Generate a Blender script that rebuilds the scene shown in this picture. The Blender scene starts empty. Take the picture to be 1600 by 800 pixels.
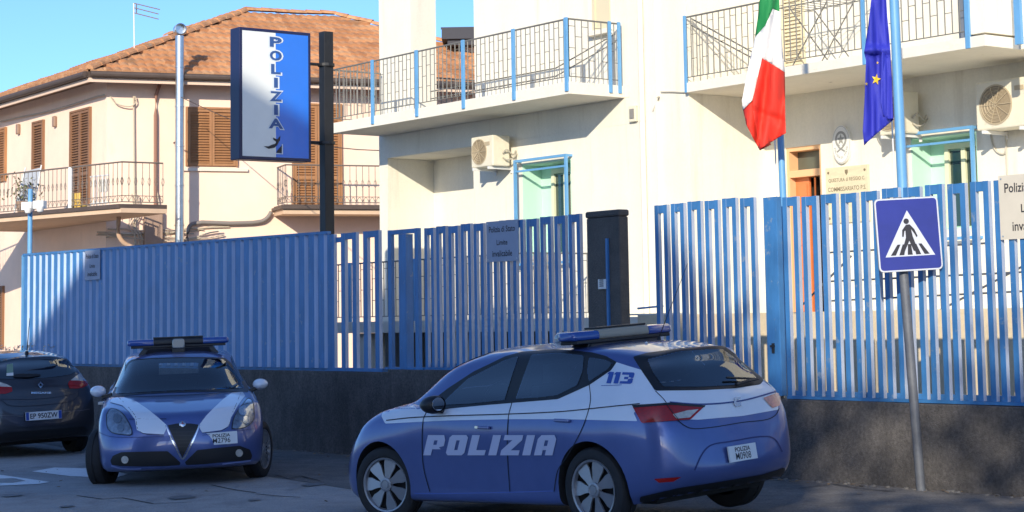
import bpy, bmesh, math, random
from mathutils import Vector, Matrix, Euler
from mathutils.bvhtree import BVHTree
from math import radians as R, sin, cos, pi, tan
random.seed(7)
S = bpy.context.scene
COL = S.collection
# ------------------------------------------------------------------ camera
FPX = 3000.0; PITCH = R(5.7); ROLL = R(0.9); PY0 = 505 - FPX*tan(PITCH); HC = 1.7
FWD = Vector((0, cos(PITCH), sin(PITCH))); UP0 = Vector((0, -sin(PITCH), cos(PITCH))); R0 = Vector((1, 0, 0))
RT = R0*cos(ROLL) - UP0*sin(ROLL); UPV = UP0*cos(ROLL) + R0*sin(ROLL)
CAMP = Vector((0, 0, HC))
cd = bpy.data.cameras.new('camera'); cam = bpy.data.objects.new('camera', cd); COL.objects.link(cam)
m = Matrix((RT, UPV, -FWD)).transposed().to_4x4(); m.translation = CAMP
cam.matrix_world = m
cd.sensor_width = 36; cd.lens = FPX/1600*36; cd.shift_y = -(400-PY0)/1600
cd.clip_start = 0.1; cd.clip_end = 3000
S.camera = cam
# ------------------------------------------------------------------ light
SUN_T = Vector((.284, 1.338, -.50)).normalized()
ELEV = math.asin(-SUN_T.z)
w = bpy.data.worlds.new('World'); S.world = w; w.use_nodes = True
nt = w.node_tree; bg = nt.nodes['Background']
sky = nt.nodes.new('ShaderNodeTexSky'); sky.sky_type = 'NISHITA'; sky.sun_disc = False
sky.sun_elevation = ELEV; sky.sun_rotation = math.atan2(-SUN_T.x, -SUN_T.y) % (2*pi)
sky.air_density = 1.0; sky.dust_density = 6.0; sky.ozone_density = 6.0; sky.altitude = 3000
nt.links.new(sky.outputs[0], bg.inputs[0]); bg.inputs[1].default_value = 0.138
ld = bpy.data.lights.new('sun', 'SUN'); ld.energy = 3.1; ld.angle = R(0.35); ld.color = (1.0, .90, .73)
lo = bpy.data.objects.new('sun', ld); COL.objects.link(lo)
lo.rotation_euler = SUN_T.to_track_quat('-Z', 'Y').to_euler(); lo.location = (-10, -30, 40)
S.view_settings.view_transform = 'Standard'; S.view_settings.look = 'None'
S.view_settings.gamma = 1; S.view_settings.exposure = 0.80; S.view_settings.use_curve_mapping = False
S.render.engine = 'CYCLES'
S.cycles.max_bounces = 6
# ------------------------------------------------------------------ photo ray helpers (to measure real planes)
def ray(px, py): return FWD + RT*((px-800)/FPX) - UPV*((py-PY0)/FPX)
def aty(px, py, Y):
    r = ray(px, py); return CAMP + r*(Y/r.y)
def atz(px, py, z):
    r = ray(px, py); return CAMP + r*((z-HC)/r.z)
class Fr:
    """vertical plane frame: u along, w outward, z up"""
    def __init__(s, o, U):
        s.o = Vector((o[0], o[1], 0)); s.U = Vector((U[0], U[1], 0)).normalized(); s.W = Vector((s.U.y, -s.U.x, 0))
    def P(s, u, w, z): 
        v = s.o + s.U*u + s.W*w; return Vector((v.x, v.y, z))
    def hit(s, px, py, w=0):
        r = ray(px, py); P0 = s.o + s.W*w; t = (P0-CAMP).dot(s.W)/r.dot(s.W); X = CAMP + r*t
        return (X-s.o).dot(s.U), X.z
    def hu(s, px, py, u):
        r = ray(px, py); P0 = s.o + s.U*u; t = (P0-CAMP).dot(s.U)/r.dot(s.U); X = CAMP + r*t
        return (X-s.o).dot(s.W), X.z
    def u(s, px, w=0, py=400): return s.hit(px, py, w)[0]
WF = Fr((0, 0), (1, 0))
FF = Fr((-2.5, 26.3), (.6, -.8))
# ------------------------------------------------------------------ materials
MATS = {}
def mat(name, col, rough=.6, metal=0, spec=.5, coat=0, coatr=.05, noise=None, bump=None, ior=None, wear=None, emit=None, alpha=None, trans=0):
    if name in MATS: return MATS[name]
    M = bpy.data.materials.new(name); M.use_nodes = True; n = M.node_tree; b = n.nodes['Principled BSDF']
    b.inputs['Base Color'].default_value = (*col, 1); b.inputs['Roughness'].default_value = rough
    b.inputs['Metallic'].default_value = metal; b.inputs['Specular IOR Level'].default_value = spec
    b.inputs['Coat Weight'].default_value = coat; b.inputs['Coat Roughness'].default_value = coatr
    b.inputs['Transmission Weight'].default_value = trans
    if ior: b.inputs['IOR'].default_value = ior
    tc = n.nodes.new('ShaderNodeTexCoord')
    colout = None
    if noise:
        # list of (scale, strength, stretch) layered value noise multiplying the colour
        prev = None
        for (sc, st, stretch) in noise:
            mp = n.nodes.new('ShaderNodeMapping'); mp.inputs['Scale'].default_value = stretch
            n.links.new(tc.outputs['Object'], mp.inputs[0])
            t = n.nodes.new('ShaderNodeTexNoise'); t.inputs['Scale'].default_value = sc; t.inputs['Detail'].default_value = 6; t.inputs['Roughness'].default_value = .65
            n.links.new(mp.outputs[0], t.inputs['Vector'])
            mr = n.nodes.new('ShaderNodeMapRange'); mr.inputs[1].default_value = .3; mr.inputs[2].default_value = .7
            mr.inputs[3].default_value = 1-st; mr.inputs[4].default_value = 1+st
            n.links.new(t.outputs['Fac'], mr.inputs[0])
            mx = n.nodes.new('ShaderNodeMix'); mx.data_type = 'RGBA'; mx.blend_type = 'MULTIPLY'; mx.inputs[0].default_value = 1
            if prev is None: mx.inputs[6].default_value = (*col, 1)
            else: n.links.new(prev, mx.inputs[6])
            n.links.new(mr.outputs[0], mx.inputs[7]); prev = mx.outputs[2]
        colout = prev
    if wear:
        # (colour, scale, threshold, softness)
        t = n.nodes.new('ShaderNodeTexNoise'); t.inputs['Scale'].default_value = wear[1]; t.inputs['Detail'].default_value = 8; t.inputs['Roughness'].default_value = .7
        mp = n.nodes.new('ShaderNodeMapping'); mp.inputs['Scale'].default_value = wear[4] if len(wear) > 4 else (1, 1, 1)
        n.links.new(tc.outputs['Object'], mp.inputs[0]); n.links.new(mp.outputs[0], t.inputs['Vector'])
        mr = n.nodes.new('ShaderNodeMapRange'); mr.inputs[1].default_value = wear[2]; mr.inputs[2].default_value = wear[2]+wear[3]
        n.links.new(t.outputs['Fac'], mr.inputs[0])
        mx = n.nodes.new('ShaderNodeMix'); mx.data_type = 'RGBA'; n.links.new(mr.outputs[0], mx.inputs[0])
        if colout: n.links.new(colout, mx.inputs[6])
        else: mx.inputs[6].default_value = (*col, 1)
        mx.inputs[7].default_value = (*wear[0], 1); colout = mx.outputs[2]
    if colout: n.links.new(colout, b.inputs['Base Color'])
    if bump:
        t = n.nodes.new('ShaderNodeTexNoise'); t.inputs['Scale'].default_value = bump[0]; t.inputs['Detail'].default_value = 6
        n.links.new(tc.outputs['Object'], t.inputs['Vector'])
        bp = n.nodes.new('ShaderNodeBump'); bp.inputs['Strength'].default_value = bump[1]; bp.inputs['Distance'].default_value = bump[2]
        n.links.new(t.outputs['Fac'], bp.inputs['Height']); n.links.new(bp.outputs[0], b.inputs['Normal'])
    if emit:
        b.inputs['Emission Color'].default_value = (*emit[0], 1); b.inputs['Emission Strength'].default_value = emit[1]
    MATS[name] = M; return M
V1 = (1, 1, 1)
cream = mat('cream_plaster', (.78, .74, .63), .9, noise=[(1.2, .04, V1), (2.2, .05, (1, 1, .12)), (30, .04, V1)], bump=(60, .25, .004), wear=((.60, .54, .43), 1.8, .56, .30, (2.2, 2.2, .16)))
cream2 = mat('cream_slab', (.78, .73, .62), .9, noise=[(1.5, .05, V1), (20, .03, V1)], bump=(60, .25, .004), wear=((.55, .5, .4), 2.5, .6, .2, (1, 1, 3)))
pinkw = mat('pink_plaster', (.86, .645, .50), .9, noise=[(1.0, .05, V1), (.6, .05, (1, 1, .3)), (30, .03, V1)], bump=(50, .25, .004), wear=((.62, .46, .36), 1.3, .62, .25, (1.3, 1.3, .3)))
blue = mat('blue_fence_paint', (.042, .17, .40), .42, noise=[(1.3, .14, V1), (9, .16, (1, 1, .25))], wear=((.16, .24, .36), 7, .60, .06))
bluel = mat('light_blue_paint', (.13, .34, .60), .45, noise=[(4, .08, V1)])
bluedge = mat('grey_blue_edge', (.40, .46, .58), .55, noise=[(5, .15, (1, 1, .3))])  # side faces of the bars, paler and greyer than their fronts
stucco = mat('dark_stucco', (.088, .082, .080), .95, noise=[(1.1, .28, V1), (5, .25, (1, 1, .35)), (30, .35, V1)], bump=(70, .8, .02), wear=((.15, .14, .13), 1.7, .60, .2))
basalt = mat('basalt_pillar', (.085, .078, .072), .8, noise=[(3, .2, V1), (60, .2, V1)], bump=(50, .6, .01))
black = mat('black_metal', (.012, .013, .016), .5, noise=[(8, .2, V1)])
brownw = mat('brown_shutter', (.36, .17, .07), .6, noise=[(3, .12, (1, 1, .4)), (30, .1, (1, 1, .1))])
brownd = mat('dark_brown_gutter', (.085, .06, .048), .6, noise=[(4, .15, V1)])
steel = mat('galvanised_steel', (.55, .56, .56), .28, metal=.9, noise=[(3, .1, (1, 1, 3))])
white = mat('white_metal', (.72, .72, .70), .5, noise=[(6, .05, V1)])
ivory = mat('ivory_plastic', (.72, .67, .53), .55, noise=[(5, .06, V1)], wear=((.5, .42, .3), 6, .6, .15))
railg = mat('rail_grey_paint', (.17, .165, .15), .55)
rubber = mat('rubber', (.012, .012, .013), .85)
# ------------------------------------------------------------------ object helpers
WM = {}
def tagp(o, label=None, cat=None, group=None, kind=None):
    if label: o['label'] = label
    if cat: o['category'] = cat
    if group: o['group'] = group
    if kind: o['kind'] = kind
    return o
def thing(name, label, cat, loc=(0, 0, 0), mtx=None, group=None):
    o = bpy.data.objects.new(name, None); COL.objects.link(o); o.empty_display_size = .2
    M = mtx.copy() if mtx else Matrix.Translation(Vector(loc))
    o.matrix_world = M; WM[o.name] = M
    return tagp(o, label, cat, group)
class MB:
    def __init__(s): s.v = []; s.f = []; s.m = []; s.uv = {}
    def add(s, vs, fs, mi=0):
        b = len(s.v); s.v += [Vector(x) for x in vs]
        for f in fs: s.f.append([b+i for i in f]); s.m.append(mi)
        return b
    def box(s, fr, u0, u1, w0, w1, z0, z1, mi=0):
        vs = [fr.P(u, w_, z) for z in (z0, z1) for w_ in (w0, w1) for u in (u0, u1)]
        s.add(vs, [(0, 1, 3, 2), (4, 6, 7, 5), (0, 4, 5, 1), (2, 3, 7, 6), (0, 2, 6, 4), (1, 5, 7, 3)], mi)
    def obox(s, c, ax, ay, az, mi=0):
        c = Vector(c); ax = Vector(ax); ay = Vector(ay); az = Vector(az)
        vs = [c+ax*i+ay*j+az*k for k in (-1, 1) for j in (-1, 1) for i in (-1, 1)]
        s.add(vs, [(0, 2, 3, 1), (4, 5, 7, 6), (0, 1, 5, 4), (2, 6, 7, 3), (0, 4, 6, 2), (1, 3, 7, 5)], mi)
    def lbox(s, x0, x1, y0, y1, z0, z1, mi=0):
        s.obox(((x0+x1)/2, (y0+y1)/2, (z0+z1)/2), ((x1-x0)/2, 0, 0), (0, (y1-y0)/2, 0), (0, 0, (z1-z0)/2), mi)
    def prism(s, pts, d, mi=0):
        """polygon of 3D points extruded by vector d"""
        n = len(pts); pts = [Vector(p) for p in pts]; d = Vector(d)
        s.add(pts+[p+d for p in pts], [list(range(n))[::-1], list(range(n, 2*n))]+[(i, (i+1) % n, (i+1) % n+n, i+n) for i in range(n)], mi)
    def tube(s, path, r, n=8, mi=0, cap=True):
        path = [Vector(p) for p in path]; rings = []
        for i, p in enumerate(path):
            t = (path[min(i+1, len(path)-1)]-path[max(i-1, 0)]).normalized()
            a = t.cross(Vector((0, 0, 1)))
            if a.length < .05: a = t.cross(Vector((1, 0, 0)))
            a.normalize(); b = t.cross(a)
            rr = r[i] if isinstance(r, (list, tuple)) else r
            rings.append([p+(a*cos(2*pi*k/n)+b*sin(2*pi*k/n))*rr for k in range(n)])
        fs = []
        for i in range(len(path)-1):
            for k in range(n): fs.append((i*n+k, i*n+(k+1) % n, (i+1)*n+(k+1) % n, (i+1)*n+k))
        if cap: fs += [list(range(n))[::-1], list(range((len(path)-1)*n, len(path)*n))]
        s.add([q for r_ in rings for q in r_], fs, mi)
    def lathe(s, c, ax, prof, n=32, mi=0):
        """prof: (radius, along) about axis ax at c"""
        c = Vector(c); ax = Vector(ax).normalized(); a = ax.cross(Vector((0, 0, 1)))
        if a.length < .05: a = Vector((1, 0, 0))
        a.normalize(); b = ax.cross(a); vs = []; k = len(prof)
        for i in range(n):
            d = a*cos(2*pi*i/n)+b*sin(2*pi*i/n)
            vs += [c+d*r_+ax*h for r_, h in prof]
        fs = [(i*k+j, ((i+1) % n)*k+j, ((i+1) % n)*k+j+1, i*k+j+1) for i in range(n) for j in range(k-1)]
        s.add(vs, fs, mi)
    def build(s, name, mats, parent=None, smooth=False, bev=0, fixn=True, auto=None, weld=False):
        me = bpy.data.meshes.new(name); inv = WM[parent.name].inverted() if parent else Matrix.Identity(4)
        me.from_pydata([inv @ v for v in s.v], [], s.f)
        if not isinstance(mats, (list, tuple)): mats = [mats]
        for m_ in mats: me.materials.append(m_)
        for p, mi in zip(me.polygons, s.m): p.material_index = mi; p.use_smooth = smooth
        me.validate()
        if fixn or weld:
            bm = bmesh.new(); bm.from_mesh(me)
            if weld: bmesh.ops.remove_doubles(bm, verts=bm.verts, dist=1e-4)
            if fixn: bmesh.ops.recalc_face_normals(bm, faces=bm.faces)
            bm.to_mesh(me); bm.free()
        if auto: me.set_sharp_from_angle(angle=R(auto))
        o = bpy.data.objects.new(name, me); COL.objects.link(o)
        if parent: o.parent = parent; WM[o.name] = WM[parent.name]
        else: WM[o.name] = Matrix.Identity(4)
        if bev:
            bv = o.modifiers.new('bevel', 'BEVEL'); bv.width = bev; bv.segments = 2; bv.limit_method = 'ANGLE'
        return o
def lmb(parent):
    """mesh builder whose coordinates are already local to parent"""
    class L(MB):
        def build(s, name, mats, par=None, **k):
            M = WM[parent.name]; s.v = [M @ v for v in s.v]
            return MB.build(s, name, mats, par or parent, **k)
    return L()
def struct(o, label=None):
    o['kind'] = 'structure'
    if label: o['label'] = label
    return o
def rcorner(pts, r, n=3):
    out = []; N = len(pts)
    for i in range(N):
        p = Vector(pts[i]); a = Vector(pts[i-1])-p; b = Vector(pts[(i+1) % N])-p
        rr = min(r, a.length*.45, b.length*.45); A = p+a.normalized()*rr; B = p+b.normalized()*rr
        for k in range(n+1):
            t = k/n; out.append(A*(1-t)**2+p*2*t*(1-t)+B*t*t)
    return out
def spline(pts, n=6, closed=False):
    pts = [Vector(p) for p in pts]; N = len(pts); out = []
    rng = range(N) if closed else range(N-1)
    for i in rng:
        p0 = pts[(i-1) % N] if closed or i > 0 else pts[0]*2-pts[1]
        p1 = pts[i]; p2 = pts[(i+1) % N]
        p3 = pts[(i+2) % N] if closed or i+2 < N else p2*2-p1
        t01 = max((p1-p0).length, 1e-6)**.5; t12 = max((p2-p1).length, 1e-6)**.5; t23 = max((p3-p2).length, 1e-6)**.5
        m1 = (p2-p1+t12*((p1-p0)/t01-(p2-p0)/(t01+t12))); m2 = (p2-p1+t12*((p3-p2)/t23-(p3-p1)/(t12+t23)))
        for k in range(n):
            t = k/n; out.append((2*t**3-3*t*t+1)*p1+(t**3-2*t*t+t)*m1+(-2*t**3+3*t*t)*p2+(t**3-t*t)*m2)
    if not closed: out.append(pts[-1].copy())
    return out
# ------------------------------------------------------------------ text (block letters as real outlines)
def text_polys(txt, size=1.0, bold=0.0, shear=0.0, spacing=1.0):
    """returns verts2d, faces of a filled text, lower-left at 0,0 baseline, centred on x"""
    cu = bpy.data.curves.new('lettering', 'FONT'); cu.body = txt; cu.size = size; cu.offset = bold; cu.shear = shear; cu.space_character = spacing
    cu.align_x = 'CENTER'; cu.resolution_u = 3; cu.fill_mode = 'FRONT'
    o = bpy.data.objects.new('lettering', cu); COL.objects.link(o)
    dg = bpy.context.evaluated_depsgraph_get(); dg.update()
    me = bpy.data.meshes.new_from_object(o.evaluated_get(dg))
    vs = [Vector((v.co.x, v.co.y)) for v in me.vertices]; fs = [list(p.vertices) for p in me.polygons]
    bpy.data.objects.remove(o); bpy.data.curves.remove(cu); bpy.data.meshes.remove(me)
    return vs, fs
def put_text(mb, txt, org, ax, ay, width=None, height=None, mi=0, **k):
    """fit text into width x height centred at org (org = centre)"""
    vs, fs = text_polys(txt, **k)
    x0 = min(v.x for v in vs); x1 = max(v.x for v in vs); y0 = min(v.y for v in vs); y1 = max(v.y for v in vs)
    sx = width/(x1-x0) if width else None; sy = height/(y1-y0) if height else None
    sx = sx or sy; sy = sy or sx
    org = Vector(org); ax = Vector(ax); ay = Vector(ay)
    mb.add([org+ax*((v.x-(x0+x1)/2)*sx)+ay*((v.y-(y0+y1)/2)*sy) for v in vs], fs, mi)
# ------------------------------------------------------------------ ground
def gz(x):
    K = [(-300, -.2), (-12, -.06), (-4.3, -.02), (-2, 0), (-.5, .0), (.7, .05), (1.9, .11), (3, .13), (6, .12), (300, .12)]
    for (a, za), (b, zb) in zip(K, K[1:]):
        if x <= b: return za+(zb-za)*(x-a)/(b-a)
    return .12
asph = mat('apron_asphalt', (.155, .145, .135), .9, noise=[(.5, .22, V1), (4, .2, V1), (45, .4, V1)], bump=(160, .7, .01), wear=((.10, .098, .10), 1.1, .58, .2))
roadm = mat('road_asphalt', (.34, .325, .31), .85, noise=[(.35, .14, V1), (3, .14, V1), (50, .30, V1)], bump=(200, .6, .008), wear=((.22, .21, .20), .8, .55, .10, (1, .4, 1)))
paintm = mat('road_paint', (.82, .82, .80), .8, noise=[(8, .10, V1), (60, .12, V1)], wear=((.34, .33, .32), 9, .60, .10))
xs = sorted(set([-300, -80, -40, -20] + [x*.5 for x in range(-32, 30)] + [20, 60, 300]))
mb = MB(); ys = [-300, -60, -25, -12, 0, 6, 10, 14, 18, 22, 26, 30, 36, 44, 60, 120, 900]
mb.add([(x, y, gz(x)) for y in ys for x in xs], [(j*len(xs)+i, j*len(xs)+i+1, (j+1)*len(xs)+i+1, (j+1)*len(xs)+i) for j in range(len(ys)-1) for i in range(len(xs)-1)])
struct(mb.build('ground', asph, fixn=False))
edge = [atz(px, py, 0.0) for px, py in ((-400, 636), (0, 679), (130, 700), (345, 731), (560, 766), (800, 812), (1100, 880), (1700, 1100))]
def ye(x):
    if x <= edge[0].x: return edge[0].y+(edge[0].x-x)*1.2
    for a, b in zip(edge, edge[1:]):
        if x <= b.x: return a.y+(b.y-a.y)*(x-a.x)/(b.x-a.x)
    return edge[-1].y
rx = [-60, -40, -25] + [x*.25 for x in range(-70, 41)] + [15, 30, 60]
mb = MB(); n = 6
for x in rx:
    e = ye(x)+.025*sin(x*7)+.015*sin(x*23)
    for k in range(n): mb.v.append(Vector((x, -11+(e+11)*k/(n-1), gz(x)+.004)))
for i in range(len(rx)-1):
    for k in range(n-1): mb.f.append([i*n+k, (i+1)*n+k, (i+1)*n+k+1, i*n+k+1]); mb.m.append(0)
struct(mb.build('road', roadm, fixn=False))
# pale worn joint along the road edge
mb = MB(); xx = [x*.25 for x in range(-60, 14)]
for x in xx:
    e = ye(x)
    mb.v += [Vector((x, e-.10, gz(x)+.008)), Vector((x, e+.02+.03*sin(x*9), gz(x)+.008))]
for i in range(len(xx)-1): mb.f.append([2*i, 2*i+2, 2*i+3, 2*i+1]); mb.m.append(0)
struct(mb.build('road_joint', mat('pale_joint', (.15, .145, .135), .9, noise=[(5, .3, V1), (60, .3, V1)], wear=((.075, .075, .08), 6, .5, .1)), fixn=False))
for k, poly in enumerate([[(-60, 728), (0, 742), (78, 754), (60, 757), (-60, 762)], [(50, 737), (85, 731), (150, 733), (200, 742), (180, 748), (110, 745)]]):
    mb = MB(); pts = [atz(px, py, gz(-5)) for px, py in poly]
    mb.add([(p.x, p.y, gz(p.x)+.009) for p in pts], [list(range(len(pts)))])
    struct(mb.build('crossing_marking', paintm))
mb = MB(); pts = [atz(px, py, gz(-5)) for px, py in [(-10, 749), (20, 748), (40, 752), (20, 755), (-12, 755)]]
mb.add([(p.x, p.y, gz(p.x)+.013) for p in pts], [list(range(len(pts)))])
struct(mb.build('asphalt_patch', roadm))
# litter, leaves and gravel gathered along the wall foot and on the apron
g = MB()
for k in range(420):
    u = random.uniform(-9, 12.5); w_ = .13+abs(random.gauss(0, .16)) if random.random() < .7 else random.uniform(.2, 5)
    p = FF.P(u, w_, 0); p.z = gz(p.x)+.012; a = random.uniform(0, 6.3); l_ = random.uniform(.012, .04); d = Vector((cos(a), sin(a), random.uniform(-.2, .2)))*l_; e = Vector((-sin(a), cos(a), random.uniform(0, .3)))*l_*.6
    g.add([p-d, p+e, p+d, p-e], [(0, 1, 2, 3)])
tagp(g.build('leaf_litter', mat('dry_leaf', (.20, .14, .08), .9, noise=[(3, .5, V1)]), fixn=False), kind='stuff')
g = MB()
for i in range(90):
    u = -9+i*.24; 
    for j in range(2):
        p = FF.P(u+random.uniform(0, .2), .125+random.uniform(0, .10), 0); z = gz(p.x); r_ = random.uniform(.01, .035); g.lathe((p.x, p.y, z), (0, 0, 1), [(r_, 0), (r_*.7, r_*.5), (0, r_*.6)], 6)
tagp(g.build('gravel', mat('gravel_grey', (.13, .125, .12), .95), fixn=False), kind='stuff')
# oil stains and dark tar patches
g = MB()
oil = mat('oil_stain', (.15, .145, .14), .6, noise=[(3, .3, V1)])
for cx_, cy_, r_ in ((-3.4, 19.7, .13), (-1.2, 17.2, .09), (-5.3, 20.4, .10), (-2.2, 20.9, .12), (-2.6, 19.2, .06), (-4.4, 19.0, .07)):
    n_ = 22; g.add([(cx_+r_*(1+.25*sin(k*2.1)+.15*sin(k*3.7))*cos(2*pi*k/n_), cy_+r_*1.6*(1+.2*sin(k*1.7))*sin(2*pi*k/n_), gz(cx_)+.0135) for k in range(n_)], [list(range(n_))])
struct(g.build('oil_stain', oil))
# asphalt cracks
mb = MB()
for line in [[(330, 757), (352, 762), (372, 766), (400, 770)], [(400, 772), (440, 776), (470, 778)], [(120, 772), (160, 778), (190, 776), (240, 786), (300, 784)], [(430, 742), (450, 748), (470, 744), (500, 752)], [(1250, 785), (1300, 779), (1340, 786), (1400, 792)]]:
    p = [atz(a, b, 0) for a, b in line]
    for a, b in zip(p, p[1:]):
        d = (b-a).normalized(); q = Vector((-d.y, d.x, 0))*.012
        mb.add([Vector((v.x, v.y, gz(v.x)+.009)) for v in (a-q, b-q, b+q, a+q)], [(0, 1, 2, 3)])
struct(mb.build('road_crack', mat('crack', (.03, .03, .03), .95)))
# ------------------------------------------------------------------ fence line: low wall
def wall_seg(u0, u1, zt, lab):
    mb = MB(); n = max(2, int((u1-u0)/.4))
    us = [u0+(u1-u0)*i/n for i in range(n+1)]
    for u in us:
        j = .006*sin(u*5.3)+.004*sin(u*13)
        mb.v += [FF.P(u, .12, -.15), FF.P(u, .12+j, .5), FF.P(u, .12, zt+.5*j), FF.P(u, -.14, zt), FF.P(u, -.14, -.15)]
    for i in range(n):
        for k in range(4): mb.f.append([i*5+k, (i+1)*5+k, (i+1)*5+k+1, i*5+k+1]); mb.m.append(0)
    mb.f += [[0, 1, 2, 3, 4], [n*5+4, n*5+3, n*5+2, n*5+1, n*5]]; mb.m += [0, 0]
    o = mb.build('low_wall', stucco, bev=.01); return tagp(o, lab, 'wall', 'dark rendered low walls under the fence')
wall_seg(-10.55, 1.60, 1.09, 'dark rendered low wall under the corrugated and open blue fence behind the front-facing police car')
wall_seg(1.60, 5.70, 1.13, 'dark rendered low wall behind the bonnet of the near police car')
wall_seg(6.36, 8.50, .93, 'dark rendered low wall hidden behind the rear of the near police car, under the blue gate')
wall_seg(8.50, 14.0, .905, 'dark rendered low wall behind the pedestrian crossing sign post')
# ------------------------------------------------------------------ blue fences
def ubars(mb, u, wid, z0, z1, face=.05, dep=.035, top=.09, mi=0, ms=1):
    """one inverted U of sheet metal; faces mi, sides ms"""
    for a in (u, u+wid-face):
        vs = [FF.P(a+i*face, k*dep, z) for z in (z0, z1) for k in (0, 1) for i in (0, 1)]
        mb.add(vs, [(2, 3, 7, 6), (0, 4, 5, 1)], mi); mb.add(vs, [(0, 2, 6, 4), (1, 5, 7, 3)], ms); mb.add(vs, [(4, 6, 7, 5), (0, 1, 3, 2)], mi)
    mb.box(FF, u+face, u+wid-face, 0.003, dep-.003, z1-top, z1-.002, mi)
def fence_thing(name, lab, u0, u1, z0, group=None, cat='fence'):
    c = FF.P((u0+u1)/2, 0, z0); return thing(name, lab, cat, c, group=group)
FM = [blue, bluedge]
# corrugated section
t = fence_thing('corrugated_fence', 'tall solid corrugated blue sheet metal fence behind the front-facing police car', -10.55, -.02, 1.1)
mb = MB(); mb2 = MB(); u = -10.52
zt = lambda u: 3.05-.09*(u+10.5)/10.5
while u < -.2:
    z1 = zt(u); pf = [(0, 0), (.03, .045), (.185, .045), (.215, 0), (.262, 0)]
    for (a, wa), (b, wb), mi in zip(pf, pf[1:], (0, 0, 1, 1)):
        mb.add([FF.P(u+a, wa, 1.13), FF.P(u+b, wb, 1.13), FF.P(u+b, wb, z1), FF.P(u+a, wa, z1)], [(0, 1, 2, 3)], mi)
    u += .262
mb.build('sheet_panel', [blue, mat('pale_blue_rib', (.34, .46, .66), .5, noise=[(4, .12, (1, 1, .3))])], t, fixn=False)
mb = MB(); mb.box(FF, -10.55, -.03, -.03, .0-.004, 1.085, 1.20); mb.box(FF, -10.55, -.03, -.03, -.004, 2.80, 2.86)
mb.build('rail', blue, t)
mb = MB(); mb.prism([FF.P(-10.55, .052, zt(-10.5)-.002), FF.P(-.03, .052, zt(0)-.002), FF.P(-.03, .052, zt(0)+.035), FF.P(-10.55, .052, zt(-10.5)+.035)], FF.W*-.07); mb.build('top_trim', blue, t)
for u in (-10.56, -5.3):
    mb = MB(); mb.box(FF, u-.03, u+.03, -.10, -.035, 1.09, zt(u)); mb.build('post', blue, t)
mb = MB(); mb.box(FF, -10.6, -10.555, -.06, .05, 1.1, 3.06); mb.build('post', bluel, t)
# open section B with gate-like frame
t = fence_thing('slatted_fence', 'open blue metal fence of widely spaced bars beside the black sign post', .0, 1.3, 1.1, 'blue metal fences on the low wall')
mb = MB()
bu = [FF.u(p, 0, 450) for p in (524, 541, 558.5, 576, 594)]
for u_ in [.03]+bu: 
    vs = [FF.P(u_-.05+i*.1, k*.05, z) for z in (1.14, 2.945) for k in (0, 1) for i in (0, 1)]
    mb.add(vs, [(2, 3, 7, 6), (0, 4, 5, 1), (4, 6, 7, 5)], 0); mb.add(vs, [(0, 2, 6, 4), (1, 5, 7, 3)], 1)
for a, b in ((-.0, bu[0]), (bu[1], bu[2]), (bu[3], bu[4])): mb.box(FF, a+.05, b-.05, .003, .047, 2.86, 2.943)
mb.box(FF, bu[0]+.05, bu[1]-.05, .003, .02, 2.83, 2.90)
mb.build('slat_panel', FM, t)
mb = MB(); mb.box(FF, -.02, 1.33, -.04, .055, 1.095, 1.14); mb.build('rail', blue, t)
t = fence_thing('gate_frame', 'blue metal frame with thick middle upright between open fence and dense fence', 1.5, 2.25, 1.1, 'blue metal fences on the low wall', 'fence')
u_ = [FF.u(p, 0, 450) for p in (614, 635, 656)]
mb = MB(); mb.box(FF, u_[0]-.04, u_[0]+.04, 0, .05, 1.14, 2.93); mb.box(FF, u_[2]-.04, u_[2]+.04, 0, .05, 1.14, 2.93)
mb.box(FF, u_[0]+.04, u_[2]-.04, .003, .047, 2.87, 2.928); mb.build('frame', FM[0], t)
mb = MB(); mb.box(FF, u_[1]-.085, u_[1]+.085, -.05, .06, 1.14, 2.865); mb.build('post', blue, t)
mb = MB(); mb.box(FF, 1.40, 2.28, -.04, .055, 1.132, 1.16); mb.build('rail', blue, t)
def uu_fence(name, lab, u0, u1, z0, z1, pitch=.268, wid=.205, post=(), cat='fence'):
    t = fence_thing(name, lab, u0, u1, z0, 'blue metal fences on the low wall', cat)
    mb = MB(); u = u0
    while u+wid < u1+.02:
        ubars(mb, u, wid, z0, z1+random.uniform(-.008, .008), .060, .044); u += pitch
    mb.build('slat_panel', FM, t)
    mb = MB(); mb.box(FF, u0, u1, -.045, -.004, z0, z0+.05);
    mb.box(FF, u0, u1, -.04, .06, z0-.03, z0-.001)
    mb.build('rail', blue, t)
    for p in post:
        mb = MB(); mb.box(FF, p-.06, p+.06, -.12, -.05, z0, z1-.12); mb.build('post', blue, t)
    return t
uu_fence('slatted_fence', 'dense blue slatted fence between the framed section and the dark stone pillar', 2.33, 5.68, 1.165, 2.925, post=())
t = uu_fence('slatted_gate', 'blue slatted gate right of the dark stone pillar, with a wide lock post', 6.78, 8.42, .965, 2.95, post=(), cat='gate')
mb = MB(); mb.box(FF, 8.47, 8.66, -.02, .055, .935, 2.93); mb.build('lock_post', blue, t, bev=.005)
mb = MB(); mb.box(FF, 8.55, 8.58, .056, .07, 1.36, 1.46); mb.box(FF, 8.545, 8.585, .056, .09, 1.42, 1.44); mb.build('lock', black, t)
uu_fence('slatted_fence', 'blue slatted fence on the low wall right of the gate, behind the pedestrian crossing sign', 8.735, 13.9, .94, 2.91, pitch=.266, post=())
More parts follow.
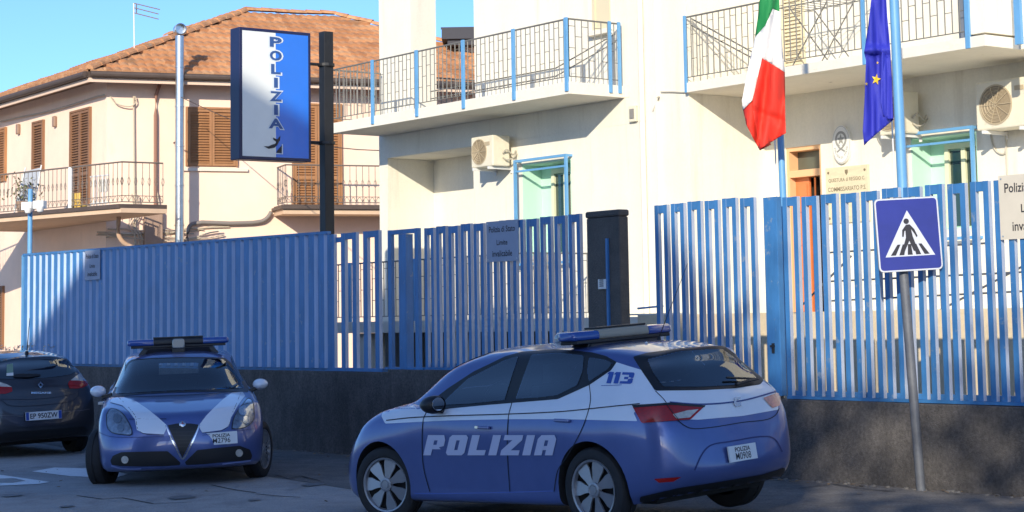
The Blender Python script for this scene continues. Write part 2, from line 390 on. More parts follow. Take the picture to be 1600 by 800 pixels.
# ------------------------------------------------------------------ stone pillar
t = thing('stone_pillar', 'dark basalt gate pillar standing between the two blue fences', 'pillar', FF.P(6.03, 0, 0))
mb = MB(); mb.box(FF, 5.72, 6.29, .00, .14, 0, 2.86); mb.build('shaft', basalt, t, bev=.015)
mb = MB(); mb.box(FF, 5.71, 6.30, -.01, .15, 2.861, 2.935); mb.build('capstone', basalt, t, bev=.02)
mb = MB(); mb.box(FF, 6.08, 6.115, .141, .165, 1.1, 2.62); mb.build('cable_duct', blue, t)
tI = thing('intercom', 'small pale grey intercom plate on the dark stone pillar', 'intercom', FF.P(5.85, .15, 2.2))
mb = MB(); a, b = FF.hit(937, 452, .14), FF.hit(950, 436, .14); mb.box(FF, a[0], b[0]+.02, .141, .165, a[1], b[1]); mb.build('plate', white, tI, bev=.004)
mb = MB(); [mb.box(FF, a[0]+.03, a[0]+.10, .1655, .168, a[1]+.03+k*.022, a[1]+.04+k*.022) for k in range(4)]; mb.build('grille', black, tI)
tagp(MB.build((lambda m_: (m_.tube([FF.P(6.36, -.05, 1.84), FF.P(6.78, -.05, 1.86)], .012, 6), m_)[1])(MB()), 'handrail_bar', bluel), 'thin pale horizontal bar between the stone pillar and the gate', 'bar')
# ------------------------------------------------------------------ notice plates on the fence
plate_b = mat('notice_plate_beige', (.62, .57, .47), .6, noise=[(3, .06, V1)])
plate_g = mat('notice_plate_grey', (.30, .34, .44), .6, noise=[(3, .06, V1)])
ink = mat('dark_lettering', (.02, .02, .03), .6)
def notice(px0, py0, px1, py1, lab, m_, wd=.63):
    u0, z1 = FF.hit(px0, py0, .06); _, z0 = FF.hit(px0, py1, .06); u1 = u0+wd
    t = thing('notice_plate', lab, 'sign', FF.P((u0+u1)/2, .06, z0), group='notice plates on the blue fence')
    mb = MB(); mb.box(FF, u0, u1, .056, .064, z0, z1); mb.build('plate', m_, t)
    c = (u0+u1)/2; h = z1-z0
    for s, zz, wi in (('Polizia di Stato', .80, .82), ('Limite', .47, .34), ('invalicabile', .20, .62)):
        mb = MB(); put_text(mb, s, FF.P(c, .066, z0+h*zz), FF.U, (0, 0, 1), width=wd*wi, height=h*(.15 if s != 'Limite' else .13), bold=.012)
        mb.build('lettering', ink, t, fixn=False)
    mb = MB()
    for i in (.03, wd-.03):
        for j in (.03, h-.03): mb.lathe(FF.P(u0+i, .064, z0+j), FF.W, [(.008, 0), (.008, .004), (0, .004)], 8)
    mb.build('screws', steel, t)
notice(133, 392, 158, 438, 'faded grey no-entry notice plate at the shaded end of the corrugated fence', plate_g, .60)
notice(760, 347, 808, 410, 'grey no-entry notice plate on the dense fence left of the stone pillar', plate_g, .64)
notice(1560, 275, 1640, 375, 'large beige no-entry notice plate on the fence at the right edge', plate_b, .72)
# ------------------------------------------------------------------ cctv pole
P0 = FF.P(FF.u(47, -.3, 350), -.3, 0); zc = FF.hit(50, 322, -.3)[1]
t = thing('camera_pole', 'light blue pole with two white security cameras at the far left end of the fence', 'camera pole', P0)
mb = MB(); mb.tube([P0, (P0.x, P0.y, zc+.32)], .045, 12); mb.build('pole', bluel, t, smooth=True, auto=40)
for k, dx in enumerate((-.02, .20)):
    mb = MB(); c = Vector((P0.x+dx, P0.y-.08, zc+.02*k))
    mb.obox(c, (.10, -.03, 0), (.02, .06, 0), (0, 0, .075)); c2 = c+Vector((.02, -.07, -.08)); mb.lathe(c2, (0, 0, 1), [(0, -.07), (.05, -.055), (.07, 0), (.07, .05), (0, .05)], 16)
    mb.build('security_camera', white, t, smooth=True, auto=40, bev=.006)
# ------------------------------------------------------------------ illuminated POLIZIA sign on black post
pu = FF.u(510.5, -.25, 250); PB = FF.P(pu, -.25, 0); PZ = FF.hit(510, 50, -.25)[1]
t = thing('police_sign', 'tall blue and white POLIZIA box sign on a black square post', 'sign', PB)
mb = MB(); mb.box(FF, pu-.075, pu+.075, -.325, -.175, 0, PZ); mb.build('post', black, t, bev=.006)
SF = Fr((PB.x, PB.y), (.80, .60))     # across the street direction
SWW = .02; a = SF.hit(373, 47, 0); b = SF.hit(485, 250, 0); c_ = SF.hit(373, 250, 0)
u0, u1 = SF.u(374, .02, 150), SF.u(486, .02, 150); z1 = (SF.hit(373, 44, 0)[1]+SF.hit(486, 50, 0)[1])/2; z0 = (SF.hit(373, 252, 0)[1]+SF.hit(486, 250, 0)[1])/2
boxm = mat('sign_casing_blue', (.010, .016, .07), .4); wh = mat('sign_face_white', (.74, .77, .76), .35, noise=[(2, .05, V1)], coat=.3); bl = mat('sign_face_blue', (.015, .17, .72), .3, noise=[(2, .05, V1)], coat=.3)
mb = MB(); mb.box(SF, u0, u1, -.24, .02, z0, z1)
mb.build('casing', boxm, t, bev=.01)
um = u0+(u1-u0)*.50
mb = MB(); e = .045
mb.box(SF, u0+e, um, .0205, .024, z0+e, z1-e); mb.build('white_face', wh, t)
mb = MB(); mb.box(SF, um+.001, u1-e, .0205, .024, z0+e, z1-e); mb.build('blue_face', bl, t)
# letters: white outline edge with blue and white halves
H = z1-z0; W_ = u1-u0; mbo = MB(); mbi = MB(); mbh = MB()
for k, ch in enumerate('POLIZIA'):
    zc = z1-H*(.095+.104*k)
    hh = H*.077; ww = {'I': .055, 'L': .135}.get(ch, .17)
    if ch == 'A': ww = .20
    put_text(mbo, ch, SF.P(um, .0265, zc), SF.U, (0, 0, 1), width=W_*(ww+.045), height=hh*1.22, bold=.06)
    put_text(mbi, ch, SF.P(um, .029, zc), SF.U, (0, 0, 1), width=W_*ww, height=hh, bold=.035)
mbo.build('letter_outline', mat('letter_silver', (.66, .72, .76), .4), t, fixn=False)
mbi.build('lettering', mat('letter_blue', (.03, .09, .28), .4), t, fixn=False)
# small leaping-animal emblem, dark, under the word
mb = MB(); zc = z1-H*.895
def sp(x, y): return SF.P(um+x*.85, .030, zc+y*.78)
for poly in ([(-.23, .00), (-.14, -.045), (-.03, -.02), (.02, .03), (.06, .10), (.02, .10), (-.02, .05), (-.08, .03), (-.14, 0)],
             [(-.06, .16), (.02, .13), (.08, .20), (.07, .11), (.01, .08), (-.05, .12)],
             [(.0, -.11), (.10, -.11), (.11, .03), (.06, -.02), (.02, -.07)]):
    mb.add([sp(*p) for p in poly], [list(range(len(poly)))])
mb.build('emblem', ink, t, fixn=False)
mb = MB(); vs2 = [(-.01, -.13), (.125, -.13), (.125, .05), (.105, .05), (.105, -.115), (-.01, -.115)]
mb.add([sp(*p) for p in vs2], [list(range(6))]); mb.build('emblem_edge', MATS['letter_silver'], t, fixn=False)
for zz in (SF.hit(500, 101, 0)[1], SF.hit(500, 223, 0)[1]):
    mb = MB(); mb.tube([SF.P(u1-.02, 0, zz), SF.P(.0, 0, zz)], .022, 8)
    mb.lathe(SF.P(0, 0, zz), (0, 0, 1), [(.115, -.02), (.12, -.02), (.12, .02), (.115, .02)], 16); mb.build('bracket', black, t)
# ------------------------------------------------------------------ pedestrian crossing sign
base = atz(1440, 784, gz(3.5)); ps = FF.P(FF.u(1440, .24, 780), .24, 0)
t = thing('crossing_sign', 'blue square pedestrian crossing sign on a grey post in front of the right fence', 'sign', (ps.x, ps.y, gz(ps.x)))
zt_ = HC+(492-318)/174*1.0
lean = Vector((-.045, 0, 1)).normalized()
PSb = Vector((ps.x, ps.y, gz(ps.x)-.03)); L = (2.80-PSb.z)
mb = MB(); mb.tube([PSb, PSb+lean*L], .042, 14); mb.build('post', mat('grey_post', (.12, .13, .15), .55, metal=.1, noise=[(3, .15, V1), (20, .12, V1)], wear=((.12, .1, .09), 9, .62, .1)), t, smooth=True, auto=40)
sr = lean.cross(Vector((0, 1, 0))).normalized()*-1
sr = Vector((1, .12, .045)).normalized(); sn = sr.cross(lean).normalized()
if sn.y > 0: sn = -sn
upv = sn.cross(sr); upv = upv if upv.z > 0 else -upv
d_ = (PSb+lean*2.4).y-.09
c0 = aty(1419.5, 366, d_); hw = .303; hh = .337
def rr(hw, hh, r, off): 
    pts = rcorner([(-hw, -hh), (hw, -hh), (hw, hh), (-hw, hh)], r, 5); return [c0+sr*p.x+upv*p.y+sn*off for p in pts]
mb = MB(); mb.prism(rr(hw, hh, .05, 0), -sn*.02); mb.build('back_panel', mat('sign_back', (.25, .26, .27), .5), t)
mb = MB(); mb.add(rr(hw-.003, hh-.003, .047, .002), [list(range(24))]); mb.build('border', mat('sign_white', (.55, .58, .66), .35), t)
mb = MB(); mb.add(rr(hw-.016, hh-.016, .036, .004), [list(range(24))]); mb.build('blue_face', mat('crossing_blue', (.018, .022, .22), .3, coat=.3, noise=[(3, .12, V1)]), t)
def q2(x, y, off=.006): return c0+sr*x+upv*y+sn*off
mb = MB(); mb.add([q2(-.235, -.20), q2(.235, -.20), q2(0, .22)], [(0, 1, 2)]); mb.build('triangle', MATS['sign_white'], t)
mb = MB()
for x in (-.185, -.105, -.025, .055, .135):
    x0, x1 = x, x+.048; sl = -.0 
    xt = [(a_*.62) for a_ in (x0, x1)]
    mb.add([q2(x0, -.188, .008), q2(x1, -.188, .008), q2(xt[1], -.09, .008), q2(xt[0], -.09, .008)], [(0, 1, 2, 3)])
mb.build('stripes', ink, t, fixn=False)
mb = MB(); man = [(-.075, -.15), (-.05, -.155), (0, -.06), (.035, -.155), (.075, -.15), (.035, -.02), (.025, .045), (.055, .0), (.07, -.03), (.082, -.02), (.055, .045), (.015, .09), (-.02, .088), (-.06, .04), (-.065, -.02), (-.05, -.022), (-.04, .03), (-.03, .035), (-.03, -.03)]
mb.add([q2(x, y, .010) for x, y in man], [list(range(len(man)))])
mb.add([q2(-.015+.026*cos(a*.5236), .12+.026*sin(a*.5236), .010) for a in range(12)], [list(range(12))])
mb.build('walking_figure', ink, t, fixn=False)
# ------------------------------------------------------------------ police station
ST = thing('police_station', 'cream two-storey police station with balconies and light blue metalwork behind the fence', 'building', FF.P(2, -6, 0))
B = lambda u0, u1, w0, w1, z0, z1, name, m_=cream, par=ST, bev=0: (lambda mb: (mb.box(FF, u0, u1, w0, w1, z0, z1), mb.build(name, m_, par, bev=bev))[1])(MB())
WM_ = -4.65; WR = -6.15; ZS = 5.02; ZT = 5.20
# ground floor: main left block with recess under beam, window hole
wl = (FF.u(816, WM_, 290), FF.u(893, WM_, 290)); wz1 = 4.22; wz0 = 2.75
ul = FF.u(593, WM_, 300); ur = 0.78
rec0, rec1 = FF.u(606, WM_, 290), FF.u(740, WM_, 290)
B(ul, rec0, WM_-8, WM_, 0, 4.62, 'wall'); B(rec1, wl[0], WM_-4, WM_, 0, 4.62, 'wall')
B(wl[0], wl[1], WM_-4, WM_, 0, wz0, 'wall'); B(wl[0], wl[1], WM_-4, WM_, wz1, 4.62, 'wall')
B(wl[1], 1.25, WM_-4, WM_, 0, 4.62, 'wall')
B(rec0, rec1, WM_-4, WM_-.98, 0, 4.62, 'recessed_wall')
B(ul, 1.25, WM_-8, WM_+.002, 4.621, ZS-.002, 'beam')
# wall strip right of left balcony up to the loggia
B(1.251, 1.56, WM_-4, WM_+.06, 0, 8.5, 'pilaster'); B(1.561, 2.20, WM_-4, WM_, 0, 8.5, 'wall')
# recess behind the right balcony, ground floor, with door and window
du = (FF.u(1228, WR, 260), FF.u(1283, WR, 260)); rwu = (FF.u(1424, WR, 260), FF.u(1528, WR, 260)); dz1 = 4.18
rz1, rz0 = 4.12, 2.85
B(2.2, du[0], WR-3, WR, 0, ZS, 'wall'); B(du[0], du[1], WR-3, WR, dz1, ZS, 'wall')
B(du[1], rwu[0], WR-3, WR, 0, ZS, 'wall'); B(rwu[0], rwu[1], WR-3, WR, 0, rz0, 'wall'); B(rwu[0], rwu[1], WR-3, WR, rz1, ZS, 'wall')
B(rwu[1], 14, WR-3, WR, 0, ZS, 'wall')
# upper storey
B(-3.04, .9, WM_-7, WM_, ZT+.001, 8.6, 'wall')
B(.901, 1.25, WM_-7, WM_, 4.63, 8.6, 'wall')
B(ul, FF.u(641, WM_, 100), WM_-.55, WM_-.02, ZT+.001, 8.6, 'pillar')
B(2.2, 14, WR-3, WR, 5.21, 8.6, 'wall')
B(7.36, 7.60, WR-.0+.001, WM_+.05, 5.11, 8.6, 'wall')
# slabs
B(-5.84, .785, WM_+.003, WM_+1.06, ZS, ZT, 'balcony_slab', cream2, bev=.006)
B(ul, .9, WM_-8, WM_+.002, ZS, ZT, 'terrace_floor', cream2)
B(2.201, 7.62, WR+.001, WM_+.08, 4.94, 5.08, 'balcony_slab', cream2, bev=.006)
B(7.621, 14, WR+.001, -5.2, 4.94, 5.08, 'balcony_slab', cream2)
# low kerb on balcony right (skirt)
# terrace at ground-floor level
B(-5.9, 2.9, WM_+.003, -3.0, 1.58, 1.76, 'terrace_slab', cream2)
B(2.901, 14, -3.25, -3.0, 0.0, 1.78, 'terrace_wall', mat('beige_render', (.66, .55, .38), .9, noise=[(1.2, .08, V1), (25, .05, V1)], wear=((.45, .36, .25), 2, .6, .2, (1, 1, .4)), bump=(50, .3, .005)))
B(2.901, 14, WR, -3.251, 1.58, 1.70, 'terrace_floor', cream2)
B(-5.9, 2.9, WM_+.01, WM_+.05, 0, 1.57, 'plinth', mat('grey_plinth', (.25, .24, .22), .9, noise=[(2, .2, V1)]))
for uu in (-4.2, -1.6, 1.2): B(uu, uu+.3, -3.4, -3.1, 0, 1.575, 'terrace_pier')
B(2.22, 3.9, -3.24, -3.0, 1.78, 1.80, 'coping')
# railings --------------------------------------------------------------
def railing(name, pts, z0, h, par, pitch=.125, posts=(), postm=bluel, barm=railg, dashes=True, post_drop=.14, lower=True):
    """pts: list of (u,w); one object for bars, posts are sub-parts"""
    mb = MB(); P = [FF.P(u, w_, 0) for u, w_ in pts]
    for a, b in zip(P, P[1:]):
        Ls = (b-a).length; d = (b-a)/Ls; n = max(1, int(Ls/pitch)); z = Vector((0, 0, 1))
        mb.tube([a+z*(z0+h), b+z*(z0+h)], .014, 6); mb.tube([a+z*(z0+.08), b+z*(z0+.08)], .008, 6)
        for i in range(n+1):
            p = a+d*(Ls*i/n); mb.tube([p+z*(z0+.08), p+z*(z0+h)], .0085, 5, cap=False)
            if dashes and i < n:
                q = p+d*(Ls/n)
                for fz in ((.30, .70) if i % 2 else (.50, .88)): mb.tube([p+z*(z0+.08+(h-.08)*fz), q+z*(z0+.08+(h-.08)*fz)], .005, 4, cap=False)
    o = mb.build(name, barm, par, fixn=False)
    for (u, w_, wd) in posts:
        mb = MB(); mb.box(FF, u-wd/2, u+wd/2, w_+.012, w_+.045, z0-post_drop, z0+h+.02); mb.build('post', postm, o, bev=.003)
    return o
wf = WM_+1.04
pl = [FF.u(p, wf, 120) for p in (584, 653, 726, 805, 887)]
railing('balcony_railing', [(-5.82, WM_+.05), (-5.82, wf), (.77, wf), (.77, WM_+.05)], ZT, .93, ST, .115, [(u, wf, .07 if i < 4 else .045) for i, u in enumerate(pl)]+[(.76, wf, .04)])
pr_ = []
mb = MB()
for ww in (WM_+.28, WM_+.10): mb.box(FF, .785, .81, ww-.025, ww+.025, ZT-.12, ZT+.95)
mb.build('post', bluel, ST)
# clothes rail on left balcony (second inner rail lines)
mb = MB()
for zz in (.14, .26): mb.tube([FF.P(-3.0, wf-.12, ZT+zz), FF.P(.3, wf-.12, ZT+zz), FF.P(.74, WM_+.12, ZT+zz+.52)], .010, 6)
mb.build('drying_rack', railg, ST)
# rear terrace railing with blue screen
B(-5.9, -3.1, -8.05, -8.02, ZT+.10, ZT+.62, 'privacy_screen', mat('blue_tarp', (.04, .13, .42), .7, noise=[(3, .2, (1, 1, .3))]))
railing('terrace_railing', [(-5.92, WM_-.6), (-5.92, -8.0), (-3.06, -8.0)], ZT, .95, ST, .115)
wr = WM_+.05
rp = [FF.u(p, wr, 60) for p in (1071, 1352, 1515)]
railing('balcony_railing', [(2.22, wr), (7.33, wr)], 5.08, .95, ST, .115, [(rp[0]+.02, wr, .04), (rp[1], wr, .05), (rp[2], wr, .07)])
B(FF.u(1593, -4.8, 40), FF.u(1593, -4.8, 40)+.09, -4.75, -4.70, 4.92, 6.1, 'post', bluel)
mb = MB(); mb.tube([FF.P(2.24, wr-.1, 6.02), FF.P(3.6, wr-.6, 5.15)], .012, 6); mb.tube([FF.P(2.24, wr-.1, 5.92), FF.P(3.5, wr-.6, 5.12)], .012, 6); mb.build('rack_rail', railg, ST)
B(2.23, 3.6, wr-.30, wr-.22, 5.081, 5.12, 'skirting', mat('tan_board', (.5, .42, .25), .8))
B(FF.u(1495, wr-.1, 30), FF.u(1520, wr-.1, 30), wr-.16, wr-.13, 5.1, 5.95, 'side_gate', mat('grey_gate', (.18, .21, .26), .5))
# shutters upstairs (pale)
sh = mat('pale_shutter', (.66, .58, .40), .7)
def slats(mb, fr, u0, u1, w_, z0, z1, pitch=.055, fw=.05, dep=.035, tilt=.02):
    mb.box(fr, u0, u0+fw, w_, w_+dep, z0, z1); mb.box(fr, u1-fw, u1, w_, w_+dep, z0, z1)
    mb.box(fr, u0+fw, u1-fw, w_, w_+dep, z0, z0+fw); mb.box(fr, u0+fw, u1-fw, w_, w_+dep, z1-fw, z1)
    z = z0+fw+.01
    while z < z1-fw-.02:
        p = [fr.P(u0+fw, w_+.005, z+.03), fr.P(u1-fw, w_+.005, z+.03), fr.P(u1-fw, w_+dep-.005, z), fr.P(u0+fw, w_+dep-.005, z)]
        mb.prism(p, (0, 0, .010)); z += pitch
a, b = FF.u(1224, WR, 40), FF.u(1258, WR, 40)
mb = MB(); slats(mb, FF, a, b, WR+.01, 5.09, 7.0); mb.build('shutter', sh, ST)
a, b = FF.u(932, WM_, 20), FF.u(954, WM_, 20)
mb = MB(); mb.box(FF, a-.06, a, WM_+.001, WM_+.04, 6.1, 7.6); mb.box(FF, a, b, WM_+.001, WM_+.02, 6.1, 7.6); mb.build('upper_window', [sh], ST)
B(a-.12, b+.04, WM_+.001, WM_+.12, 6.03, 6.10, 'sill', cream2)
# windows ----------------------------------------------------------------
green = mat('pale_green_reveal', (.50, .74, .60), .75, noise=[(2, .05, V1)]); glassd = mat('window_glass', (.02, .05, .045), .05, ior=1.8)
crf = mat('cream_frame', (.70, .70, .50), .5)
def station_window(u0, u1, w_, z0, z1, dep=.38):
    win = MB(); e = .02
    win.box(FF, u0+.001, u0+e, w_-dep, w_-.004, z0, z1); win.box(FF, u1-e, u1-.001, w_-dep, w_-.004, z0, z1)
    win.box(FF, u0+e, u1-e, w_-dep, w_-.004, z1-e, z1-.001); win.box(FF, u0+e, u1-e, w_-dep, w_-.004, z0+.001, z0+e)
    win.box(FF, u0+e, u1-e, w_-dep-.02, w_-dep, z0, z1)
    W0 = win.build('window', green, ST)
    g = MB(); c = (u0+u1)/2; wd = u1-u0
    g.box(FF, u0+wd*.30, u1-wd*.06, w_-dep+.001, w_-dep+.02, z0+.06, z1-.20); g.build('pane', glassd, W0)
    g = MB()
    for k in (.27, .52, .66, .93): g.box(FF, u0+wd*k, u0+wd*k+.07, w_-dep+.021, w_-dep+.06, z0+.03, z1-.17)
    g.box(FF, u0+wd*.27, u0+wd*.93+.07, w_-dep+.0215, w_-dep+.055, z1-.17, z1-.10); g.build('frame', crf, W0)
    g = MB(); f = .045; o_ = .14
    for a in (u0-f, u1): g.box(FF, a, a+f, w_+o_-.04, w_+o_, z0-.15, z1+.06)
    g.box(FF, u0, u1, w_+o_-.04, w_+o_, z1+.02, z1+.06); g.box(FF, u0, u1, w_+o_-.035, w_+o_-.005, z0-.15, z0-.11); g.box(FF, u0, u1, w_+o_-.035, w_+o_-.005, z1-.14, z1-.11)
    for a in (u0-f+.005, u1+.005):
        for zz in (z1+.022, z0-.148): g.box(FF, a, a+f-.01, w_+.001, w_+o_-.041, zz, zz+.035)
    g.build('guard_frame', bluel, W0)
    return W0
station_window(wl[0], wl[1], WM_, wz0, wz1); station_window(rwu[0], rwu[1], WR, rz0, rz1)
# entrance door --------------------------------------------------------
orange = mat('orange_door_paint', (.62, .20, .07), .45, noise=[(4, .12, V1)]); peach = mat('peach_frame', (.75, .45, .24), .6)
d0, d1 = du
D = MB(); D.box(FF, d0, d0+.05, WR-.25, WR-.02, 1.7, dz1); D.box(FF, d1-.05, d1, WR-.25, WR-.02, 1.7, dz1); D.box(FF, d0+.05, d1-.05, WR-.25, WR-.02, dz1-.06, dz1); D.box(FF, d0+.05, d1-.05, WR-.25, WR-.02, 3.74, 3.84)
D = D.build('door', peach, ST)
g = MB(); g.box(FF, d0+.05, d1-.05, WR-.24, WR-.20, 3.84, dz1-.06); g.build('fanlight', mat('fanlight_glass', (.10, .11, .085), .15), D)
g = MB(); g.box(FF, d0+.05, d0+.32, WR-.18, WR-.14, 1.7, 3.74)
for k in range(4): g.box(FF, d0+.09, d0+.28, WR-.139, WR-.125, 1.8+k*.48, 2.2+k*.48)
g.build('door_leaf', orange, D)
g = MB(); p = [FF.P(d0+.36, WR-.20, 1.72), FF.P(d1-.18, WR-.04, 1.72)]; g.prism([p[0], p[1], p[1]+Vector((0, 0, 2.0)), p[0]+Vector((0, 0, 2.0))], FF.W*-.03); g.build('open_leaf', orange, D)
g = MB(); g.box(FF, d0+.05, d1-.05, WR-2.5, WR-.30, 1.7, 3.73); g.build('dark_hall', mat('dark_hall', (.03, .025, .02), .9), D)
# downpipe, meter, cables ------------------------------------------------
mb = MB(); u_ = 1.30; mb.tube([FF.P(u_, WM_+.11, 0), FF.P(u_, WM_+.11, 8.5)], .045, 10); mb.build('downpipe', cream2, ST, smooth=True, auto=40)
a, z_ = FF.hit(992, 178, WM_); mb = MB(); mb.box(FF, a-.08, a+.08, WM_+.001, WM_+.06, z_-.12, z_+.12); mb.build('socket_box', ivory, ST, bev=.01)
mb = MB(); mb.box(FF, a-.04, a+.05, WM_+.061, WM_+.075, z_-.07, z_+.07); mb.build('socket_cover', mat('grey_cover', (.25, .24, .22), .6), ST)
mb = MB(); mb.tube(spline([FF.P(1.62, WM_+.09, 4.93), FF.P(1.58, WM_+.02, 4.95), FF.P(1.5, WM_+.08, 4.75)], 6), .012, 6); mb.tube(spline([FF.P(1.62, WM_+.02, 5.02), FF.P(1.9, WM_+.02, 4.99), FF.P(2.12, WM_+.02, 4.96), FF.P(2.2, WM_+.03, 4.96)], 6), .010, 6)
p = [FF.P(*[q for q in (FF.u(x, WR, y), WR+.02, FF.hit(x, y, WR)[1])]) for x, y in ((1548, 190), (1552, 225), (1560, 238), (1571, 240), (1572, 190))]
mb.tube(spline(p, 6), .011, 6); mb.tube([FF.P(FF.u(1572, WR, 200), WR+.02, 4.6), FF.P(FF.u(1572, WR, 200), WR+.02, 2.2)], .011, 6)
mb.build('cable', mat('cream_cable', (.5, .46, .38), .6), ST)
mb = MB(); a, z_ = FF.hit(1291, 118, WR+.7); mb.box(FF, a-.03, a+.03, WR+.6, WR+.64, z_, 4.94); mb.box(FF, a-.14, a+.16, WR+.55, WR+.70, z_-.06, z_-.02); mb.build('ceiling_lamp', mat('lamp_grey', (.30, .28, .24), .6), ST)
# ground cables/handrails of the entrance steps
mb = MB()
for (xa, ya), (xb, yb) in (((1290, 395), (1540, 380)), ((1290, 440), (1600, 425)), ((1250, 480), (1330, 400)), ((1440, 500), (1600, 415)), ((1300, 470), (1600, 455))):
    a, za = FF.hit(xa, ya, -3.4); b, zb = FF.hit(xb, yb, -3.4); mb.tube([FF.P(a, -3.4, za), FF.P(b, -3.4, zb)], .013, 6)
for px in (1290, 1385, 1470, 1560): a = FF.u(px, -3.4, 430); mb.tube([FF.P(a, -3.4, 1.7), FF.P(a, -3.4, 2.75)], .016, 6)
mb.build('step_handrail', mat('dark_handrail', (.10, .11, .13), .5), ST)
lr = railing('terrace_railing', [(-5.7, -3.06), (.4, -3.06), (.4, WM_+.1)], 1.76, .95, ST, .115, [(FF.u(p, -3.06, 440), -3.06, .085) for p in (549, 573, 650, 700)], post_drop=.1)
# ------------------------------------------------------------------ wall plaques
M_ = FF.P(3.9, WR+.03, 4); a, z_ = FF.hit(1318, 226, WR)
t = thing('republic_crest', 'white oval state police crest with a wreathed star on the wall above the plaque', 'crest', FF.P(a, WR, z_))
def oval(mb, a, z_, ra, rz, w0, w1, n=36):
    pts = [FF.P(a+ra*cos(2*pi*k/n), w0, z_+rz*sin(2*pi*k/n)) for k in range(n)]; mb.prism(pts, FF.W*(w1-w0))
mb = MB(); oval(mb, a, z_, .175, .27, WR+.001, WR+.05); mb.build('oval_plate', mat('enamel_white', (.74, .74, .70), .4), t)
cg = mat('crest_grey', (.30, .30, .28), .6)
mb = MB(); n = 40
def ring(ra, rz, th, w_, k0=0, k1=40, zc=0):
    for k in range(k0, k1):
        q = []
        for kk, dr in ((k, 0), (k+1, 0), (k+1, th), (k, th)):
            q.append(FF.P(a+(ra+dr)*cos(2*pi*kk/n), w_, z_+zc+(rz+dr)*sin(2*pi*kk/n)))
        mb.add(q, [(0, 1, 2, 3)])
ring(.160, .255, .006, WR+.052)
mb.build('rim_line', cg, t, fixn=False)
mb = MB()
ring(.075, .085, .035, WR+.053, -8, 28, .07)
for k in range(5):
    pass
st = [FF.P(a+(.075 if k % 2 == 0 else .032)*sin(k*pi/5), WR+.054, z_+.07+(.085 if k % 2 == 0 else .036)*cos(k*pi/5)) for k in range(10)]
mb.add(st, [list(range(10))])
for s in (-1, 1): mb.tube([FF.P(a-.07*s, WR+.056, z_-.10), FF.P(a+.05*s, WR+.056, z_-.03)], .010, 5)
mb.build('wreath_and_star', cg, t, fixn=False)
mb = MB()
for k, ch in enumerate('POLIZIA DI STATO'):
    if ch == ' ': continue
    th = R(200)+R(140)*k/15; put_text(mb, ch, FF.P(a+.125*cos(th), WR+.055, z_+.02+.205*sin(th)), FF.U*(-sin(th))+Vector((0, 0, cos(th))), -(FF.U*cos(th)+Vector((0, 0, sin(th)))), height=.028, bold=.02)
mb.build('lettering', cg, t, fixn=False)
pu0, pz1 = FF.hit(1290, 264, WR+.03); pu1, _ = FF.hit(1356, 258, WR+.03); pz0 = pz1-.78
pz1 = (pz1+FF.hit(1355, 256, WR+.03)[1])/2
t = thing('office_plaque', 'square beige stone plaque with engraved office name under the oval crest', 'plaque', FF.P((pu0+pu1)/2, WR, pz0))
mb = MB(); mb.box(FF, pu0, pu1, WR+.001, WR+.035, pz0, pz1); mb.build('stone', mat('travertine', (.66, .58, .40), .6, noise=[(6, .1, (1, 1, 3))]), t, bev=.003)
mb = MB(); c = (pu0+pu1)/2; wd = pu1-pu0; zz = pz1
eng = mat('engraved_brown', (.20, .16, .10), .7)
put_text(mb, 'QUESTURA di REGGIO C.', FF.P(c, WR+.037, zz-.185), FF.U, (0, 0, 1), width=wd*.86, height=.06, bold=.01)
put_text(mb, 'COMMISSARIATO P.S.', FF.P(c, WR+.037, zz-.31), FF.U, (0, 0, 1), width=wd*.9, height=.062, bold=.01)
mb.build('lettering', eng, t, fixn=False)
mb = MB(); cr = [(-.028, .03), (.028, .03), (.03, -.01), (0, -.05), (-.03, -.01)]; mb.add([FF.P(c+x, WR+.037, zz-.075+y) for x, y in cr], [list(range(5))])
for s in (-1, 1):
    for k in range(1): mb.lathe(FF.P(c+s*wd*.43, WR+.035, zz-.07), FF.W, [(.018, 0), (.018, .008), (0, .010)], 8)
    mb.lathe(FF.P(c+s*wd*.43, WR+.035, pz0+.07), FF.W, [(.018, 0), (.018, .008), (0, .010)], 8)
mb.build('crest_and_studs', eng, t, fixn=False)
